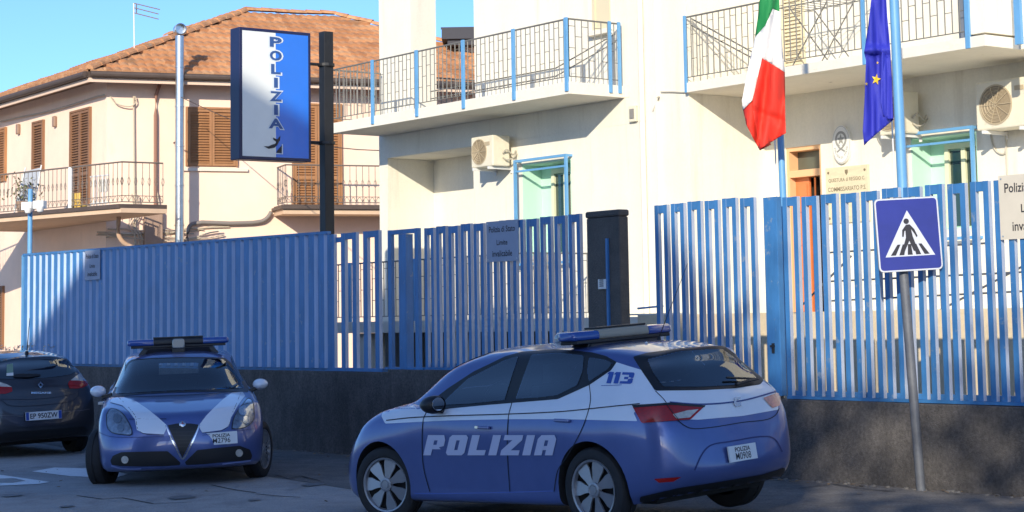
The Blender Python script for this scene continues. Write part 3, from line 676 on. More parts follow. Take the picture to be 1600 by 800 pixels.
# ------------------------------------------------------------------ air conditioners
def aircon(u0, u1, w_, z0, z1, lab, dep=.34, gap=.10):
    t = thing('air_conditioner', lab, 'air conditioner', FF.P((u0+u1)/2, w_+gap, z0), group='air conditioning units on the station wall')
    mb = MB(); mb.box(FF, u0, u1, w_+gap, w_+gap+dep, z0, z1); mb.build('casing', ivory, t, bev=.02)
    W1 = w_+gap+dep; c = u0+(u1-u0)*.38; zc = (z0+z1)/2; r = (z1-z0)*.42
    g = MB(); g.lathe(FF.P(c, W1-.002, zc), FF.W, [(r, 0), (r, .012), (r*.92, .012)], 32)
    for k in range(1, 6): g.lathe(FF.P(c, W1+.004, zc), FF.W, [(r*k/6, 0), (r*k/6+.006, .006)], 28)
    for k in range(10): g.obox(FF.P(c, W1+.012, zc)+(FF.U*cos(k*pi/5)+Vector((0, 0, sin(k*pi/5))))*r*.5, (FF.U*cos(k*pi/5)+Vector((0, 0, sin(k*pi/5))))*r*.45, (FF.U*-sin(k*pi/5)+Vector((0, 0, cos(k*pi/5))))*.004, FF.W*.003)
    g.build('fan_grille', mat('grille_beige', (.45, .37, .25), .6), t)
    g = MB(); g.lathe(FF.P(c, W1+.001, zc), FF.W, [(0, 0), (r*.93, 0)], 32); g.build('fan_opening', mat('fan_dark', (.30, .24, .16), .8), t, fixn=False)
    g = MB(); g.box(FF, u1-.22, u1-.08, W1+.001, W1+.008, z1-.16, z1-.10); g.build('badge_panel', mat('grille_beige', (.45, .37, .25), .6), t)
    g = MB()
    for k in (.15, .85):
        x = u0+(u1-u0)*k; g.box(FF, x-.02, x+.02, w_+.002, W1+.03, z0-.045, z0-.004); g.box(FF, x-.02, x+.02, w_+.001, w_+.02, z0-.10, z0)
    g.build('wall_bracket', white, t)
    g = MB(); g.tube(spline([FF.P(u1+.01, w_+.25, z0+.2), FF.P(u1+.07, w_+.22, z0+.26), FF.P(u1+.08, w_+.1, z0+.18), FF.P(u1+.05, w_+.02, z0+.25)], 5), .014, 6)
    g.tube(spline([FF.P(u1+.01, w_+.25, z0+.14), FF.P(u1+.05, w_+.2, z0+.1), FF.P(u1+.09, w_+.1, z0+.13), FF.P(u1+.07, w_+.02, z0+.2)], 5), .014, 6); g.build('hose', mat('grey_hose', (.4, .37, .3), .7), t)
    return t
aw = WM_+.55
a0, a1 = FF.u(736, WM_+.44, 240), FF.u(770, WM_+.44, 240)
aircon(a0, a1, WM_, FF.hit(745, 262, WM_+.44)[1], FF.hit(745, 214, WM_+.44)[1], 'ivory air conditioner with stained fan grille under the left balcony')
aircon(FF.u(1519, WR+.5, 150), FF.u(1519, WR+.5, 150)+.85, WR, 4.06, 4.68, 'large ivory air conditioner half in shadow at the right edge under the balcony')
aircon(FF.u(1372, WR+.4, 150), FF.u(1372, WR+.4, 150)+.45, WR, 4.15, 4.72, 'narrow shaded air conditioner behind the blue flag pole', dep=.3)
# folding airer on the right balcony
t = thing('clothes_airer', 'wire clothes airer standing on the upper right balcony between the flags', 'clothes airer', FF.P(5, WR+.8, 5.08))
mb = MB(); a = FF.u(1242, WR+.7, 40); b = FF.u(1335, WR+.7, 40)
for w_ in (WR+.5, WR+1.0):
    mb.tube([FF.P(a, w_, 6.02), FF.P(b, w_, 6.02)], .009, 6); mb.tube([FF.P(a+.15, w_, 5.09), FF.P(b-.2, w_, 6.0)], .009, 6); mb.tube([FF.P(b-.15, w_, 5.09), FF.P(a+.2, w_, 6.0)], .009, 6)
for k in range(9): x = a+(b-a)*k/8; mb.tube([FF.P(x, WR+.5, 6.02), FF.P(x, WR+1.0, 6.02)], .005, 4)
for k in (.2, .8): x = a+(b-a)*k; mb.tube([FF.P(x, WR+.5, 6.02), FF.P(x+(.25 if k > .5 else -.25), WR+.3, 6.2)], .008, 5)
mb.build('frame', railg, t)
# ------------------------------------------------------------------ flags
def flagpole(px, py, px2, py2, w_, r, lab):
    a = FF.hit(px, py, w_); b = FF.hit(px2, py2, w_); A = FF.P(a[0], w_, a[1]); Bq = FF.P(b[0], w_, b[1]); d = (A-Bq)/(A.z-Bq.z)
    t = thing('flagpole', lab, 'flagpole', (Bq+d*(0-Bq.z))); top = Bq+d*(7.2-Bq.z)
    mb = MB(); mb.tube([Bq+d*(0-Bq.z), Bq+d*(2.5-Bq.z), top], [r, r, r*.85], 14); mb.build('pole', bluel, t, smooth=True, auto=40)
    mb = MB(); mb.tube([Bq+d*(2.6-Bq.z)+Vector((-r-.03, -.02, 0)), Bq+d*(5.2-Bq.z)+Vector((-r-.02, -.02, 0)), top+Vector((-r-.01, 0, 0))], .008, 5); mb.build('halyard', white, t)
    return t
flagpole(1211, 0, 1223, 295, -.22, .036, 'slim light blue flagpole carrying the green white and red flag')
flagpole(1397, 0, 1410, 290, -.22, .050, 'thicker light blue flagpole carrying the dark blue starred flag')
def clip_grid(poly, step):
    bm = bmesh.new(); vs = [bm.verts.new((p[0], p[1], 0)) for p in poly]; bm.faces.new(vs)
    xs_ = [p[0] for p in poly]; ys_ = [p[1] for p in poly]
    for ax, lo, hi in ((0, min(xs_), max(xs_)), (1, min(ys_), max(ys_))):
        k = math.floor(lo/step)+1
        while k*step < hi:
            co = [0, 0, 0]; no = [0, 0, 0]; co[ax] = k*step; no[ax] = 1
            bmesh.ops.bisect_plane(bm, geom=bm.verts[:]+bm.edges[:]+bm.faces[:], dist=1e-7, plane_co=co, plane_no=no); k += 1
    bmesh.ops.triangulate(bm, faces=[f for f in bm.faces if len(f.verts) > 4])
    bm.verts.index_update(); v = [(x.co.x, x.co.y) for x in bm.verts]; f = [[q.index for q in fc.verts] for fc in bm.faces]; bm.free(); return v, f
def flag_mesh(mb, poly, Y, fn, mi):
    vs, fs = clip_grid(poly, 4)
    out = []
    for (x, y) in vs:
        r_ = ray(x, y); out.append(CAMP+r_*((Y+fn(x, y))/r_.y))
    mb.add(out, fs, mi)
def gauss(t, s): return math.exp(-(t/s)**2)
# Italian colours
Yi = 19.15
def fi(x, y):
    k = max(0, min(1, y/230)); cx = 1212-(1212-1190)*k
    v = .06*sin((x-cx)*.22+y*.012+.6)*(.5+.6*k)+.035*sin((x-cx)*.11-y*.03)+.02*sin(x*.4+y*.05)+.010*sin(x*.75-y*.09)*sin(y*.05)
    return v
gr = mat('flag_green', (.01, .22, .06), .75, bump=(90, .35, .01)); wf_ = mat('flag_white', (.72, .71, .70), .8, bump=(90, .35, .01)); rd = mat('flag_red', (.72, .035, .018), .75, bump=(90, .35, .01))
t = thing('italian_flag', 'green white and red flag hanging in folds from the slim pole', 'flag', aty(1210, 235, Yi))
mb = MB()
bL = [(1192, -45), (1186, 15), (1178, 55), (1168, 110), (1159, 158), (1161, 178), (1170, 205), (1187, 235)]
bR = [(1187, 235), (1208, 224), (1228, 212), (1227, 180), (1225, 120), (1221, 60), (1218, 20), (1217, -45)]
flag_mesh(mb, [(1192, -45), (1217, -45), (1218, 18), (1207, 14), (1196, 40), (1180, 58), (1184, 30)], Yi, fi, 0)
flag_mesh(mb, [(1218, 18), (1221, 60), (1226, 113), (1212, 104), (1191, 91), (1182, 130), (1176, 156), (1161, 172), (1159, 158), (1168, 110), (1180, 58), (1196, 40), (1207, 14)], Yi, fi, 1)
flag_mesh(mb, [(1176, 156), (1161, 172), (1166, 195), (1187, 235), (1205, 226), (1180, 180)], Yi, lambda x, y: fi(x, y)+.02, 2)
flag_mesh(mb, [(1191, 91), (1212, 104), (1226, 113), (1227, 180), (1228, 208), (1205, 222), (1187, 233), (1182, 205), (1176, 172), (1176, 156), (1182, 130)], Yi, lambda x, y: fi(x, y)-.05-.05*gauss(x-1205-.12*(y-100), 9)+.04*gauss((y-178)-.35*(x-1190), 6), 2)
o = mb.build('cloth', [gr, wf_, rd], t, smooth=True, fixn=False)
sd = o.modifiers.new('solid', 'SOLIDIFY'); sd.thickness = .003
Ye = 18.0
def fe(x, y):
    k = max(0, min(1, y/230)); return .05*sin((x-1372)*.20+y*.02)*(.7+.5*k)+.03*sin((x)*.42-y*.03)-.10*gauss(y-78, 5)*gauss(x-1366, 22)
t = thing('european_flag', 'dark blue flag with yellow stars hanging limp from the thicker pole', 'flag', aty(1372, 226, Ye))
mb = MB()
flag_mesh(mb, [(1364, -45), (1382, -45), (1386, 20), (1391, 75), (1394, 130), (1396, 187), (1372, 207), (1350, 227), (1348, 205), (1351, 150), (1353, 95), (1350, 82), (1357, 40), (1361, 0)], Ye, fe, 0)
flag_mesh(mb, [(1378, 75), (1391, 95), (1395, 185), (1388, 187), (1380, 180), (1376, 160), (1377, 120)], Ye-.07, lambda x, y: .05*gauss(x-1386, 5), 0)
o = mb.build('cloth', mat('flag_blue', (.022, .030, .40), .7, bump=(90, .35, .01)), t, smooth=True, fixn=False)
o.modifiers.new('solid', 'SOLIDIFY').thickness = .003
mb = MB()
def star(cx, cy, r):
    pts = [(cx+(r if k % 2 == 0 else r*.42)*sin(k*pi/5+.2), cy-(r*1.25 if k % 2 == 0 else r*.5)*cos(k*pi/5+.2)) for k in range(10)]
    vs = []
    for x, y in pts:
        r_ = ray(x, y); vs.append(CAMP+r_*((Ye+fe(x, y)-.02)/r_.y))
    mb.add(vs, [list(range(10))])
star(1369, 124, 7.5); star(1354, 131, 2.5); star(1371, 98, 2)
mb.build('star', mat('flag_yellow', (.85, .60, .05), .7), t, fixn=False)
# ------------------------------------------------------------------ pink house
HY = 46.0
hc = aty(166, 300, HY)                                  # wall corner
HF = Fr((hc.x, hc.y), (.939, .344))                     # front facade, u to the right
_ld = Vector((.564, -.826))
HL = Fr((hc.x, hc.y), (.564, -.826))                    # left facade, u<0 going away to the left
HT = thing('pink_house', 'pink rendered two-storey house with a tiled hip roof and brown shutters at the left', 'house', (hc.x+2, hc.y+3, 0))
EZ = 7.72
LW = -14.0; RW_ = 12.0
A = hc; Bp = HF.P(RW_, 0, 0); Cp = HL.P(LW, 0, 0); Dp = Cp+(Bp-A)
mb = MB()
for a, b in ((A, Bp), (Bp, Dp), (Dp, Cp), (Cp, A)):
    mb.add([(a.x, a.y, 0), (b.x, b.y, 0), (b.x, b.y, EZ), (a.x, a.y, EZ)], [(0, 1, 2, 3)])
mb.build('wall', pinkw, HT, weld=True)
# roof
OV = .62
def off(p, q, r_):  # not used
    return p
def corner(o, f1, s1, f2, s2): return o
E0 = HF.P(0, OV, 0)  # intersection of the two eave lines
def isect(p, d, q, e):
    cr = d.x*e.y-d.y*e.x; t_ = ((q.x-p.x)*e.y-(q.y-p.y)*e.x)/cr; return p+d*t_
eF = HF.P(0, OV, EZ); eL = HL.P(0, OV, EZ)
EA = isect(eF, HF.U, eL, HL.U)
EB = EA+HF.U*(RW_+1.5); EC = EA+HL.U*(LW-.8); ED = EB+HL.U*(LW-.8)
AP = aty(385, 21, 51.0); RG = AP+HF.U*2.45; RG.z = AP.z
AP2 = AP+HL.U*-5.2; AP2.z = AP.z
tile_m = bpy.data.materials.new('terracotta_tiles'); tile_m.use_nodes = True; n_ = tile_m.node_tree; b_ = n_.nodes['Principled BSDF']; b_.inputs['Roughness'].default_value = .85
tcn = n_.nodes.new('ShaderNodeTexCoord'); fl = n_.nodes.new('ShaderNodeVectorMath'); fl.operation = 'FLOOR'; n_.links.new(tcn.outputs['UV'], fl.inputs[0])
wn = n_.nodes.new('ShaderNodeTexWhiteNoise'); wn.noise_dimensions = '2D'; n_.links.new(fl.outputs[0], wn.inputs[0])
cr_ = n_.nodes.new('ShaderNodeValToRGB'); n_.links.new(wn.outputs['Value'], cr_.inputs[0])
el = cr_.color_ramp.elements; el[0].position = 0; el[0].color = (.40, .19, .09, 1); el[1].position = 1; el[1].color = (.62, .34, .17, 1)
for p_, c_ in ((.25, (.48, .235, .11, 1)), (.6, (.52, .26, .125, 1)), (.85, (.56, .30, .15, 1))): e_ = el.new(p_); e_.color = c_
ns = n_.nodes.new('ShaderNodeTexNoise'); ns.inputs['Scale'].default_value = 1.3; ns.inputs['Detail'].default_value = 8; n_.links.new(tcn.outputs['Object'], ns.inputs['Vector'])
mrn = n_.nodes.new('ShaderNodeMapRange'); mrn.inputs[1].default_value = .60; mrn.inputs[2].default_value = .80; n_.links.new(ns.outputs['Fac'], mrn.inputs[0])
mxn = n_.nodes.new('ShaderNodeMix'); mxn.data_type = 'RGBA'; mxn.inputs[7].default_value = (.24, .15, .09, 1); n_.links.new(mrn.outputs[0], mxn.inputs[0]); n_.links.new(cr_.outputs[0], mxn.inputs[6]); n_.links.new(mxn.outputs[2], b_.inputs['Base Color'])
def roof_plane(p0, p1, t0, t1, name, par):
    """eave p0->p1, top t0->t1 ; tiles modelled as barrel rows clipped to the trapezoid"""
    e = (p1-p0); L_ = e.length; e = e/L_; nrm = e.cross(t0-p0).normalized()
    if nrm.z < 0: nrm = -nrm
    v = nrm.cross(e); 
    if v.dot(t0-p0) < 0: v = -v
    Hh = (t0-p0).dot(v); a0 = (t0-p0).dot(e); a1 = (t1-p0).dot(e)
    verts, faces, uvs = [], [], []
    cw, ch = .215, .36; nx = int(L_/cw*6); rows = int(Hh/ch)+1
    for r_ in range(rows):
        y0 = r_*ch; y1 = min((r_+1)*ch, Hh)
        l0 = a0*y0/Hh; l1 = a0*y1/Hh; rr0 = L_+(a1-L_)*y0/Hh; rr1 = L_+(a1-L_)*y1/Hh
        jit = random.uniform(-.01, .01)
        for (yy, hgt, l, rr_) in ((y0-.03, .078+jit, l0, rr0), (y0-.03, .0, l0, rr0), (y1, .012, l1, rr1)):
            for i in range(nx+1):
                x = i*L_/nx; xc = max(l, min(rr_, x)); ph = xc/cw*2*pi
                h = hgt+.035*(abs(cos(ph/2))**.8)+.008*sin(xc*1.7+r_)
                if hgt == 0: h -= .03
                verts.append(p0+e*xc+v*yy+nrm*h); uvs.append((xc/cw+.25, r_+ (.5 if hgt != .012 else .5)))
        b0 = r_*3*(nx+1)
        for i in range(nx):
            for (q, s_) in ((0, 2), (1, 0)):
                faces.append((b0+q*(nx+1)+i, b0+q*(nx+1)+i+1, b0+s_*(nx+1)+i+1, b0+s_*(nx+1)+i))
    inv = WM[par.name].inverted(); me = bpy.data.meshes.new(name); me.from_pydata([inv @ q for q in verts], [], faces); me.materials.append(tile_m)
    uvl = me.uv_layers.new(name='UV')
    for lp in me.loops: uvl.data[lp.index].uv = uvs[lp.vertex_index]
    for p in me.polygons: p.use_smooth = True
    me.set_sharp_from_angle(angle=R(50))
    o = bpy.data.objects.new(name, me); COL.objects.link(o); o.parent = par; WM[o.name] = WM[par.name]; return o
RF = roof_plane(EA+Vector((0, 0, .06)), EB+Vector((0, 0, .06)), AP, RG, 'roof', HT)
RL = roof_plane(EC+Vector((0, 0, .06)), EA+Vector((0, 0, .06)), AP2, AP, 'roof', HT)
mb = MB(); up = Vector((0, 0, .04)); mb.add([EB+up, ED+up, RG, AP2], [(0, 1, 2)]); mb.add([ED+up, EC+up, AP2, RG+(AP2-AP)*1], [(0, 1, 2, 3)]); mb.add([EB+up, ED+up, RG+(AP2-AP), RG], [(0, 1, 2, 3)]); mb.add([AP, RG, RG+(AP2-AP), AP2], [(0, 1, 2, 3)])
mb.build('rear_roof', tile_m, HT, fixn=False)
# ridge and hip cap tiles
def caps(a, b, lift=.07, r=.11):
    d = (b-a); n = int(d.length/.36); d2 = d/n; dn = d.normalized(); sx = dn.cross(Vector((0, 0, 1))).normalized(); sz = sx.cross(dn)
    for i in range(n):
        p = a+d2*i+sz*(lift+random.uniform(-.012, .012)); q = p+d2*1.08
        vs = []
        for c_, rr_ in ((p, r*1.12), (q, r*.9)):
            for k in range(7): th = pi*k/6; vs.append(c_+sx*cos(th)*rr_+sz*sin(th)*rr_*.9)
        mb.add(vs, [(k, k+1, k+8, k+7) for k in range(6)]+[list(range(7))])
cap_m = mat('ridge_tiles', (.50, .25, .12), .85, noise=[(5, .35, V1)], wear=((.35, .28, .2), 4, .55, .2))
mb = MB(); caps(EA+up*2, AP); caps(AP, RG); caps(EB+up*2, RG); caps(AP, AP2); mb.build('ridge_tiles', cap_m, RF, fixn=False)
# soffit, gutter
sof = mat('brown_soffit', (.30, .20, .14), .8, noise=[(3, .1, V1)])
mb = MB(); mb.add([EA, EB, ED, EC], [(0, 1, 2, 3)]); mb.build('soffit', sof, HT, fixn=False)
mb = MB()
def gutter(a, b, f):
    for dz, dw in ((-.03, .06),): mb.prism([a+Vector((0, 0, -.05)), b+Vector((0, 0, -.05)), b+Vector((0, 0, .09)), a+Vector((0, 0, .09))], f*.11)
    mb.tube([a+f*.12+Vector((0, 0, .02)), b+f*.12+Vector((0, 0, .02))], .075, 10)
gutter(EA, EB, HF.W); gutter(EC, EA, HL.W); mb.build('gutter', brownd, HT)
mb = MB(); mb.prism([EA-HF.W*.02+Vector((0, 0, -.16)), EB-HF.W*.02+Vector((0, 0, -.16)), EB-HF.W*.02+Vector((0, 0, -.06)), EA-HF.W*.02+Vector((0, 0, -.06))], HF.W*.05)
mb.prism([EC-HL.W*.02+Vector((0, 0, -.16)), EA-HL.W*.02+Vector((0, 0, -.16)), EA-HL.W*.02+Vector((0, 0, -.06)), EC-HL.W*.02+Vector((0, 0, -.06))], HL.W*.05); mb.build('fascia', mat('peach_fascia', (.70, .52, .40), .8), HT)
# shutters
def shutter(fr, px0, px1, py0, py1, name='window', leaves=2, m_=brownw, frame=True):
    pm = (px0+px1)/2; u0 = fr.u(px0, 0, (py0+py1)/2); u1 = fr.u(px1, 0, (py0+py1)/2); z1 = fr.hit(pm, py0)[1]; z0 = fr.hit(pm, py1)[1]
    g = MB(); f = .05
    g.box(fr, u0-f, u0, .002, .07, z0, z1+f); g.box(fr, u1, u1+f, .002, .07, z0, z1+f); g.box(fr, u0, u1, .002, .07, z1, z1+f); g.box(fr, u0, u1, .002, .012, z0, z1)
    W0 = g.build(name, m_, HT)
    for k in range(leaves):
        g = MB(); a = u0+(u1-u0)*k/leaves+.004; b = u0+(u1-u0)*(k+1)/leaves-.004; slats(g, fr, a, b, .014, z0+.01, z1-.01, pitch=.065, fw=.06, dep=.045)
        if z1-z0 > 2: g.box(fr, a+.06, b-.06, .014, .058, z0+.75, z0+.83)
        g.build('shutter', m_, W0)
    return u0, u1, z0, z1
w = shutter(HF, 293, 368, 171, 260, 'window'); 
mb = MB(); mb.box(HF, w[0]-.12, w[1]+.3, .001, .07, w[2]-.12, w[2]-.05); mb.build('window_sill', mat('pale_sill', (.72, .62, .52), .8), HT)
shutter(HF, 459, 531, 165, 327, 'balcony_door')
shutter(HL, 113, 142, 174, 322, 'balcony_door', 2, mat('brown_shutter_dark', (.24, .12, .06), .6, noise=[(3, .12, (1, 1, .4))])); shutter(HL, 54, 69, 192, 268, 'window', 1, MATS['brown_shutter_dark']); shutter(HL, -8, 10, 204, 285, 'window', 1, brownw)
shutter(HL, -10, 6, 450, 545, 'window', 1, MATS['brown_shutter_dark'])
for px, py in ((31, 202), (88, 190)):
    u_, z_ = HL.hit(px, py); mb = MB(); mb.box(HL, u_-.07, u_+.07, .001, .10, z_-.14, z_+.14); mb.build('wall_light', mat('brown_lamp', (.28, .18, .13), .5), HT, bev=.03)
# balconies
iron = mat('iron_railing', (.16, .13, .11), .6)
def curly_rail(mb, P, z0, h, pitch=.16, belly=.0):
    zv = Vector((0, 0, 1))
    for a, b in zip(P, P[1:]):
        L_ = (b-a).length; d = (b-a)/L_; n = max(1, int(L_/pitch))
        mb.tube([a+zv*(z0+h), b+zv*(z0+h)], .020, 6); mb.tube([a+zv*(z0+.06), b+zv*(z0+.06)], .012, 6); mb.tube([a+zv*(z0+.20), b+zv*(z0+.20)], .008, 5)
        for i in range(n+1):
            p = a+d*(L_*i/n); mb.tube([p+zv*(z0+.06), p+zv*(z0+h)], .008, 5, cap=False)
            mb.tube(spline([p+zv*(z0+.42)+d*.0, p+zv*(z0+.52)+d*.035, p+zv*(z0+.62), p+zv*(z0+.52)-d*.035, p+zv*(z0+.42)], 2), .006, 4, cap=False)
            q = p+d*(L_/n/2)
            if i < n: mb.tube(spline([p+zv*(z0+.07), q+zv*(z0+.19), p+d*(L_/n)+zv*(z0+.07)], 3), .006, 4, cap=False)
# left balcony: slab level through traced corners
zsl = HL.hit(182, 333, 1.1)[1]
ca = atz(189, 332, zsl); cb_ = atz(0, 347, zsl); dlb = (cb_-ca).normalized(); cb_ = ca+dlb*9
wa = HL.o+HL.U*((ca-HL.o).dot(HL.U)); wa = Vector((wa.x, wa.y, zsl))
wb = HL.o+HL.U*((cb_-HL.o).dot(HL.U)); wb = Vector((wb.x, wb.y, zsl))
BL_ = MB(); BL_.prism([wa, ca, cb_, wb], (0, 0, .10)); bo = BL_.build('balcony', mat('peach_soffit', (.62, .44, .30), .85, noise=[(3, .08, V1)]), HT)
g = MB(); o2 = (ca-wa).normalized()*.05; g.prism([wa+Vector((0, 0, .101)), ca+o2+Vector((0, 0, .101)), cb_+o2+Vector((0, 0, .101)), wb+Vector((0, 0, .101))], (0, 0, .09)); g.build('edge_trim', brownd, bo)
g = MB(); ci = ca-(ca-wa).normalized()*.12; cj = cb_-(ca-wa).normalized()*.12; ci = ci+dlb*.15
wz_ = Vector((wa.x, wa.y, 0))+Vector((dlb.x, dlb.y, 0))*.15
curly_rail(g, [wz_, Vector((ci.x, ci.y, 0)), Vector((cj.x, cj.y, 0))], zsl+.19, .95); g.build('railing', iron, bo, fixn=False)
g = MB(); pp = ci+dlb*1.9; g.tube([Vector((pp.x, pp.y, zsl+.19)), Vector((pp.x, pp.y, zsl+1.14))], .05, 8); g.build('railing_post', white, bo)
balL = (Vector((wa.x, wa.y, 0)), Vector((ci.x, ci.y, 0)), dlb, zsl+.19)
# right balcony
wq = 1.05; zs2 = HF.hit(500, 333, wq)[1]; q0 = HF.u(447, wq, 333)
bo = (lambda g: (g.box(HF, q0-.06, q0+6.5, .001, wq-.04, zs2-.02, zs2+.10), g.build('balcony', MATS['peach_soffit'], HT))[1])(MB())
g = MB(); g.box(HF, q0-.12, q0+6.6, .001, wq+.04, zs2+.101, zs2+.17); g.box(HF, q0-.06, q0+6.6, .002, wq-.01, zs2+.171, zs2+.21); g.build('edge_trim', brownd, bo)
g = MB(); curly_rail(g, [HF.P(q0+.02, .05, 0), HF.P(q0+.02, wq-.1, 0), HF.P(q0+6.3, wq-.1, 0)], zs2+.21, .97); g.build('railing', iron, bo, fixn=False)
# pipes
def wpath(fr, pts, w_=.06): return [fr.P(fr.u(x, w_, y), w_, fr.hit(x, y, w_)[1]) for x, y in pts]
g = MB(); g.tube(wpath(HF, [(250, 131), (244, 148), (243, 180), (243, 330)], .09), .045, 8); g.build('downpipe', mat('brown_pipe', (.30, .15, .10), .5), HT)
g = MB(); a, z1 = HF.hit(224, 329, .0); b, z0 = HF.hit(256, 395, .0); g.box(HF, a, b-.06, .001, .22, z0-.5, z1); g.build('service_box', mat('brown_box', (.33, .22, .16), .7, noise=[(4, .1, V1)]), HT, bev=.02)
fl_ = thing('flue_pipe', 'tall shiny steel flue pipe rising past the eaves of the pink house', 'flue', HF.P(HF.u(274, .16, 300), .16, 3))
ux = HF.u(273, .78, 200); zt2 = HF.hit(273, 40, .78)[1]; ux2 = HF.u(273.5, .20, 250)
g = MB(); g.tube([HF.P(ux2, .80, 2.5), HF.P(ux2, .80, zt2-.25)], .105, 16)
zz = 3.2
while zz < zt2-.3: g.lathe(HF.P(ux2, .80, zz), (0, 0, 1), [(.105, -.02), (.118, -.015), (.118, .015), (.105, .02)], 16); zz += .95
g.build('pipe', steel, fl_, smooth=True, auto=40)
g = MB(); g.lathe(HF.P(ux2, .80, zt2-.10), HF.W, [(0, -.13), (.10, -.13), (.145, -.10), (.145, .12), (.12, .14), (.12, .0), (0, .0)], 20); g.build('cowl', steel, fl_, smooth=True, auto=40)
for zz in (4.0, 6.2):
    g = MB(); g.tube([HF.P(ux2, .002, zz), HF.P(ux2, .72, zz)], .015, 6); g.build('bracket', brownd, fl_)
g = MB(); g.tube(wpath(HF, [(281, 133), (281, 400)], .08), .05, 8); g.build('downpipe', mat('brown_pipe', (.30, .15, .10), .5), HT)
grp = mat('grey_pipe', (.22, .19, .17), .6)
g = MB(); g.tube(spline(wpath(HF, [(293, 400), (293, 362), (300, 350), (360, 349), (408, 346), (418, 340), (424, 331)], .1), 3), .05, 8); g.build('drain_pipe', grp, HT, smooth=True)
g = MB(); g.tube(spline(wpath(HL, [(186, 334), (185, 365), (192, 378), (206, 386)], .5), 4), .055, 8); g.build('drain_pipe', mat('peach_pipe', (.45, .30, .20), .6), HT, smooth=True)
# wiring
cab = mat('pale_cable', (.50, .42, .32), .7)
g = MB(); g.tube(wpath(HF, [(209, 150), (211, 400)], .07), .022, 6); g.tube(spline(wpath(HF, [(172, 150), (182, 162), (205, 166), (212, 160), (211, 150)], .12), 5), .016, 6)
g.tube(spline(wpath(HL, [(0, 190), (30, 183), (70, 175), (110, 164), (150, 151), (163, 148)], .08), 5), .018, 6)
for k in range(6):
    pts = []; x = 150+random.uniform(0, 20); 
    while x < 200+random.choice([120, 160, 220, 290]) and x < 500:
        pts.append((x, 360+5*sin(x*.03+k*1.3)+2.2*k+random.uniform(-2.5, 2.5)-.02*(x-200))); x += random.uniform(12, 26)
    if len(pts) > 2: g.tube(spline(wpath(HF, pts, .04+.012*k), 4), random.choice([.014, .018, .022]), 5)
for x in (206, 212, 216, 246): g.tube(spline(wpath(HF, [(x, 300+x % 7), (x+3, 335), (x-5, 352), (x+6, 372), (x, 400)], .1), 5), .016, 5)
g.build('cable_bundle', cab, HT, fixn=False)
# antenna
AN = thing('tv_antenna', 'thin television aerial on a mast above the tiled roof', 'antenna', aty(210, 78, 47.5))
b0 = aty(210, 90, 47.5); b1 = aty(209, 5, 47.5)
g = MB(); g.tube([b0, b1], .016, 6); g.build('mast', white, AN)
g = MB()
for x0, y0, x1, y1 in ((209, 5, 250, 15), (209, 12, 248, 22), (209, 20, 248, 30), (213, 6, 213, 20)): g.tube([aty(x0, y0, 47.5), aty(x1, y1, 47.6)], .015, 5)
g.build('elements', grp, AN)
# balcony clutter
bw, bc, bd, bz = balL
def onb(px, py_guess, inset=.35):
    # point on balcony floor line parallel to the railing
    o_ = Vector((bc.x, bc.y, bz))-(bc-bw).normalized()*inset; r = ray(px, py_guess)
    d = Vector((bd.x, bd.y, 0)); cr = r.x*d.y-r.y*d.x; t_ = ((o_.x)*d.y-(o_.y)*d.x)/cr; p = CAMP+r*t_; return Vector((p.x, p.y, bz))
p = onb(36, 315)
t = thing('potted_plant', 'leafy potted plant beside a grey seat on the left balcony', 'plant', p)
g = MB(); g.lathe(p, (0, 0, 1), [(0, 0), (.12, 0), (.17, .3), (.15, .3), (0, .28)], 14); g.build('pot', mat('terracotta_pot', (.3, .2, .14), .8), t)
g = MB()
for k in range(160):
    c = p+Vector((random.gauss(0, .2), random.gauss(0, .12), .3+abs(random.gauss(.3, .18)))); a = Vector((random.uniform(-1, 1), random.uniform(-1, 1), random.uniform(-.6, 1))).normalized()*.06; b = a.cross(Vector((0, 0, 1))).normalized()*.025
    g.add([c-a, c+b, c+a, c-b], [(0, 1, 2, 3)])
g.build('leaves', mat('balcony_leaves', (.16, .17, .07), .7), t, fixn=False)
p = onb(35, 305, .5)
t = thing('folded_chair', 'grey folded garden chair leaning behind the left balcony rail', 'chair', p)
g = MB(); g.prism([p+Vector((-.2, 0, .15)), p+Vector((.28, .05, .35)), p+Vector((.38, .25, 1.15)), p+Vector((-.02, .2, 1.05))], (0, .04, 0)); g.build('backrest', mat('chair_grey', (.30, .33, .38), .6), t)
g = MB(); g.tube([p+Vector((-.2, 0, 0)), p+Vector((.02, .2, 1.15))], .018, 6); g.tube([p+Vector((.26, 0, 0)), p+Vector((.4, .2, 1.2))], .018, 6); g.build('frame', white, t)
p = onb(122, 320, .25)
t = thing('yellow_crate', 'small yellow slatted crate on the left balcony by the shutter door', 'crate', p)
g = MB()
for k in range(5): g.box(Fr((p.x, p.y), (bd.x, bd.y)), -.2+k*.08, -.14+k*.08, -.1, -.08, bz, bz+.36)
g.box(Fr((p.x, p.y), (bd.x, bd.y)), -.21, .21, -.078, .1, bz+.05, bz+.1); g.build('slats', mat('yellow_plastic', (.75, .5, .12), .6), t)
p = onb(155, 318, .3)
t = thing('laundry_rack', 'white laundry rack with a cloth at the end of the left balcony', 'laundry rack', p)
g = MB(); fr_ = Fr((p.x, p.y), (bd.x, bd.y))
for k in range(7): g.tube([fr_.P(-.35+k*.11, 0, bz+.04), fr_.P(-.35+k*.11, 0, bz+.72)], .012, 5)
g.tube([fr_.P(-.36, 0, bz+.72), fr_.P(.33, 0, bz+.72)], .02, 6); g.tube([fr_.P(-.36, 0, bz+.1), fr_.P(.33, 0, bz+.1)], .02, 6); g.build('frame', white, t)
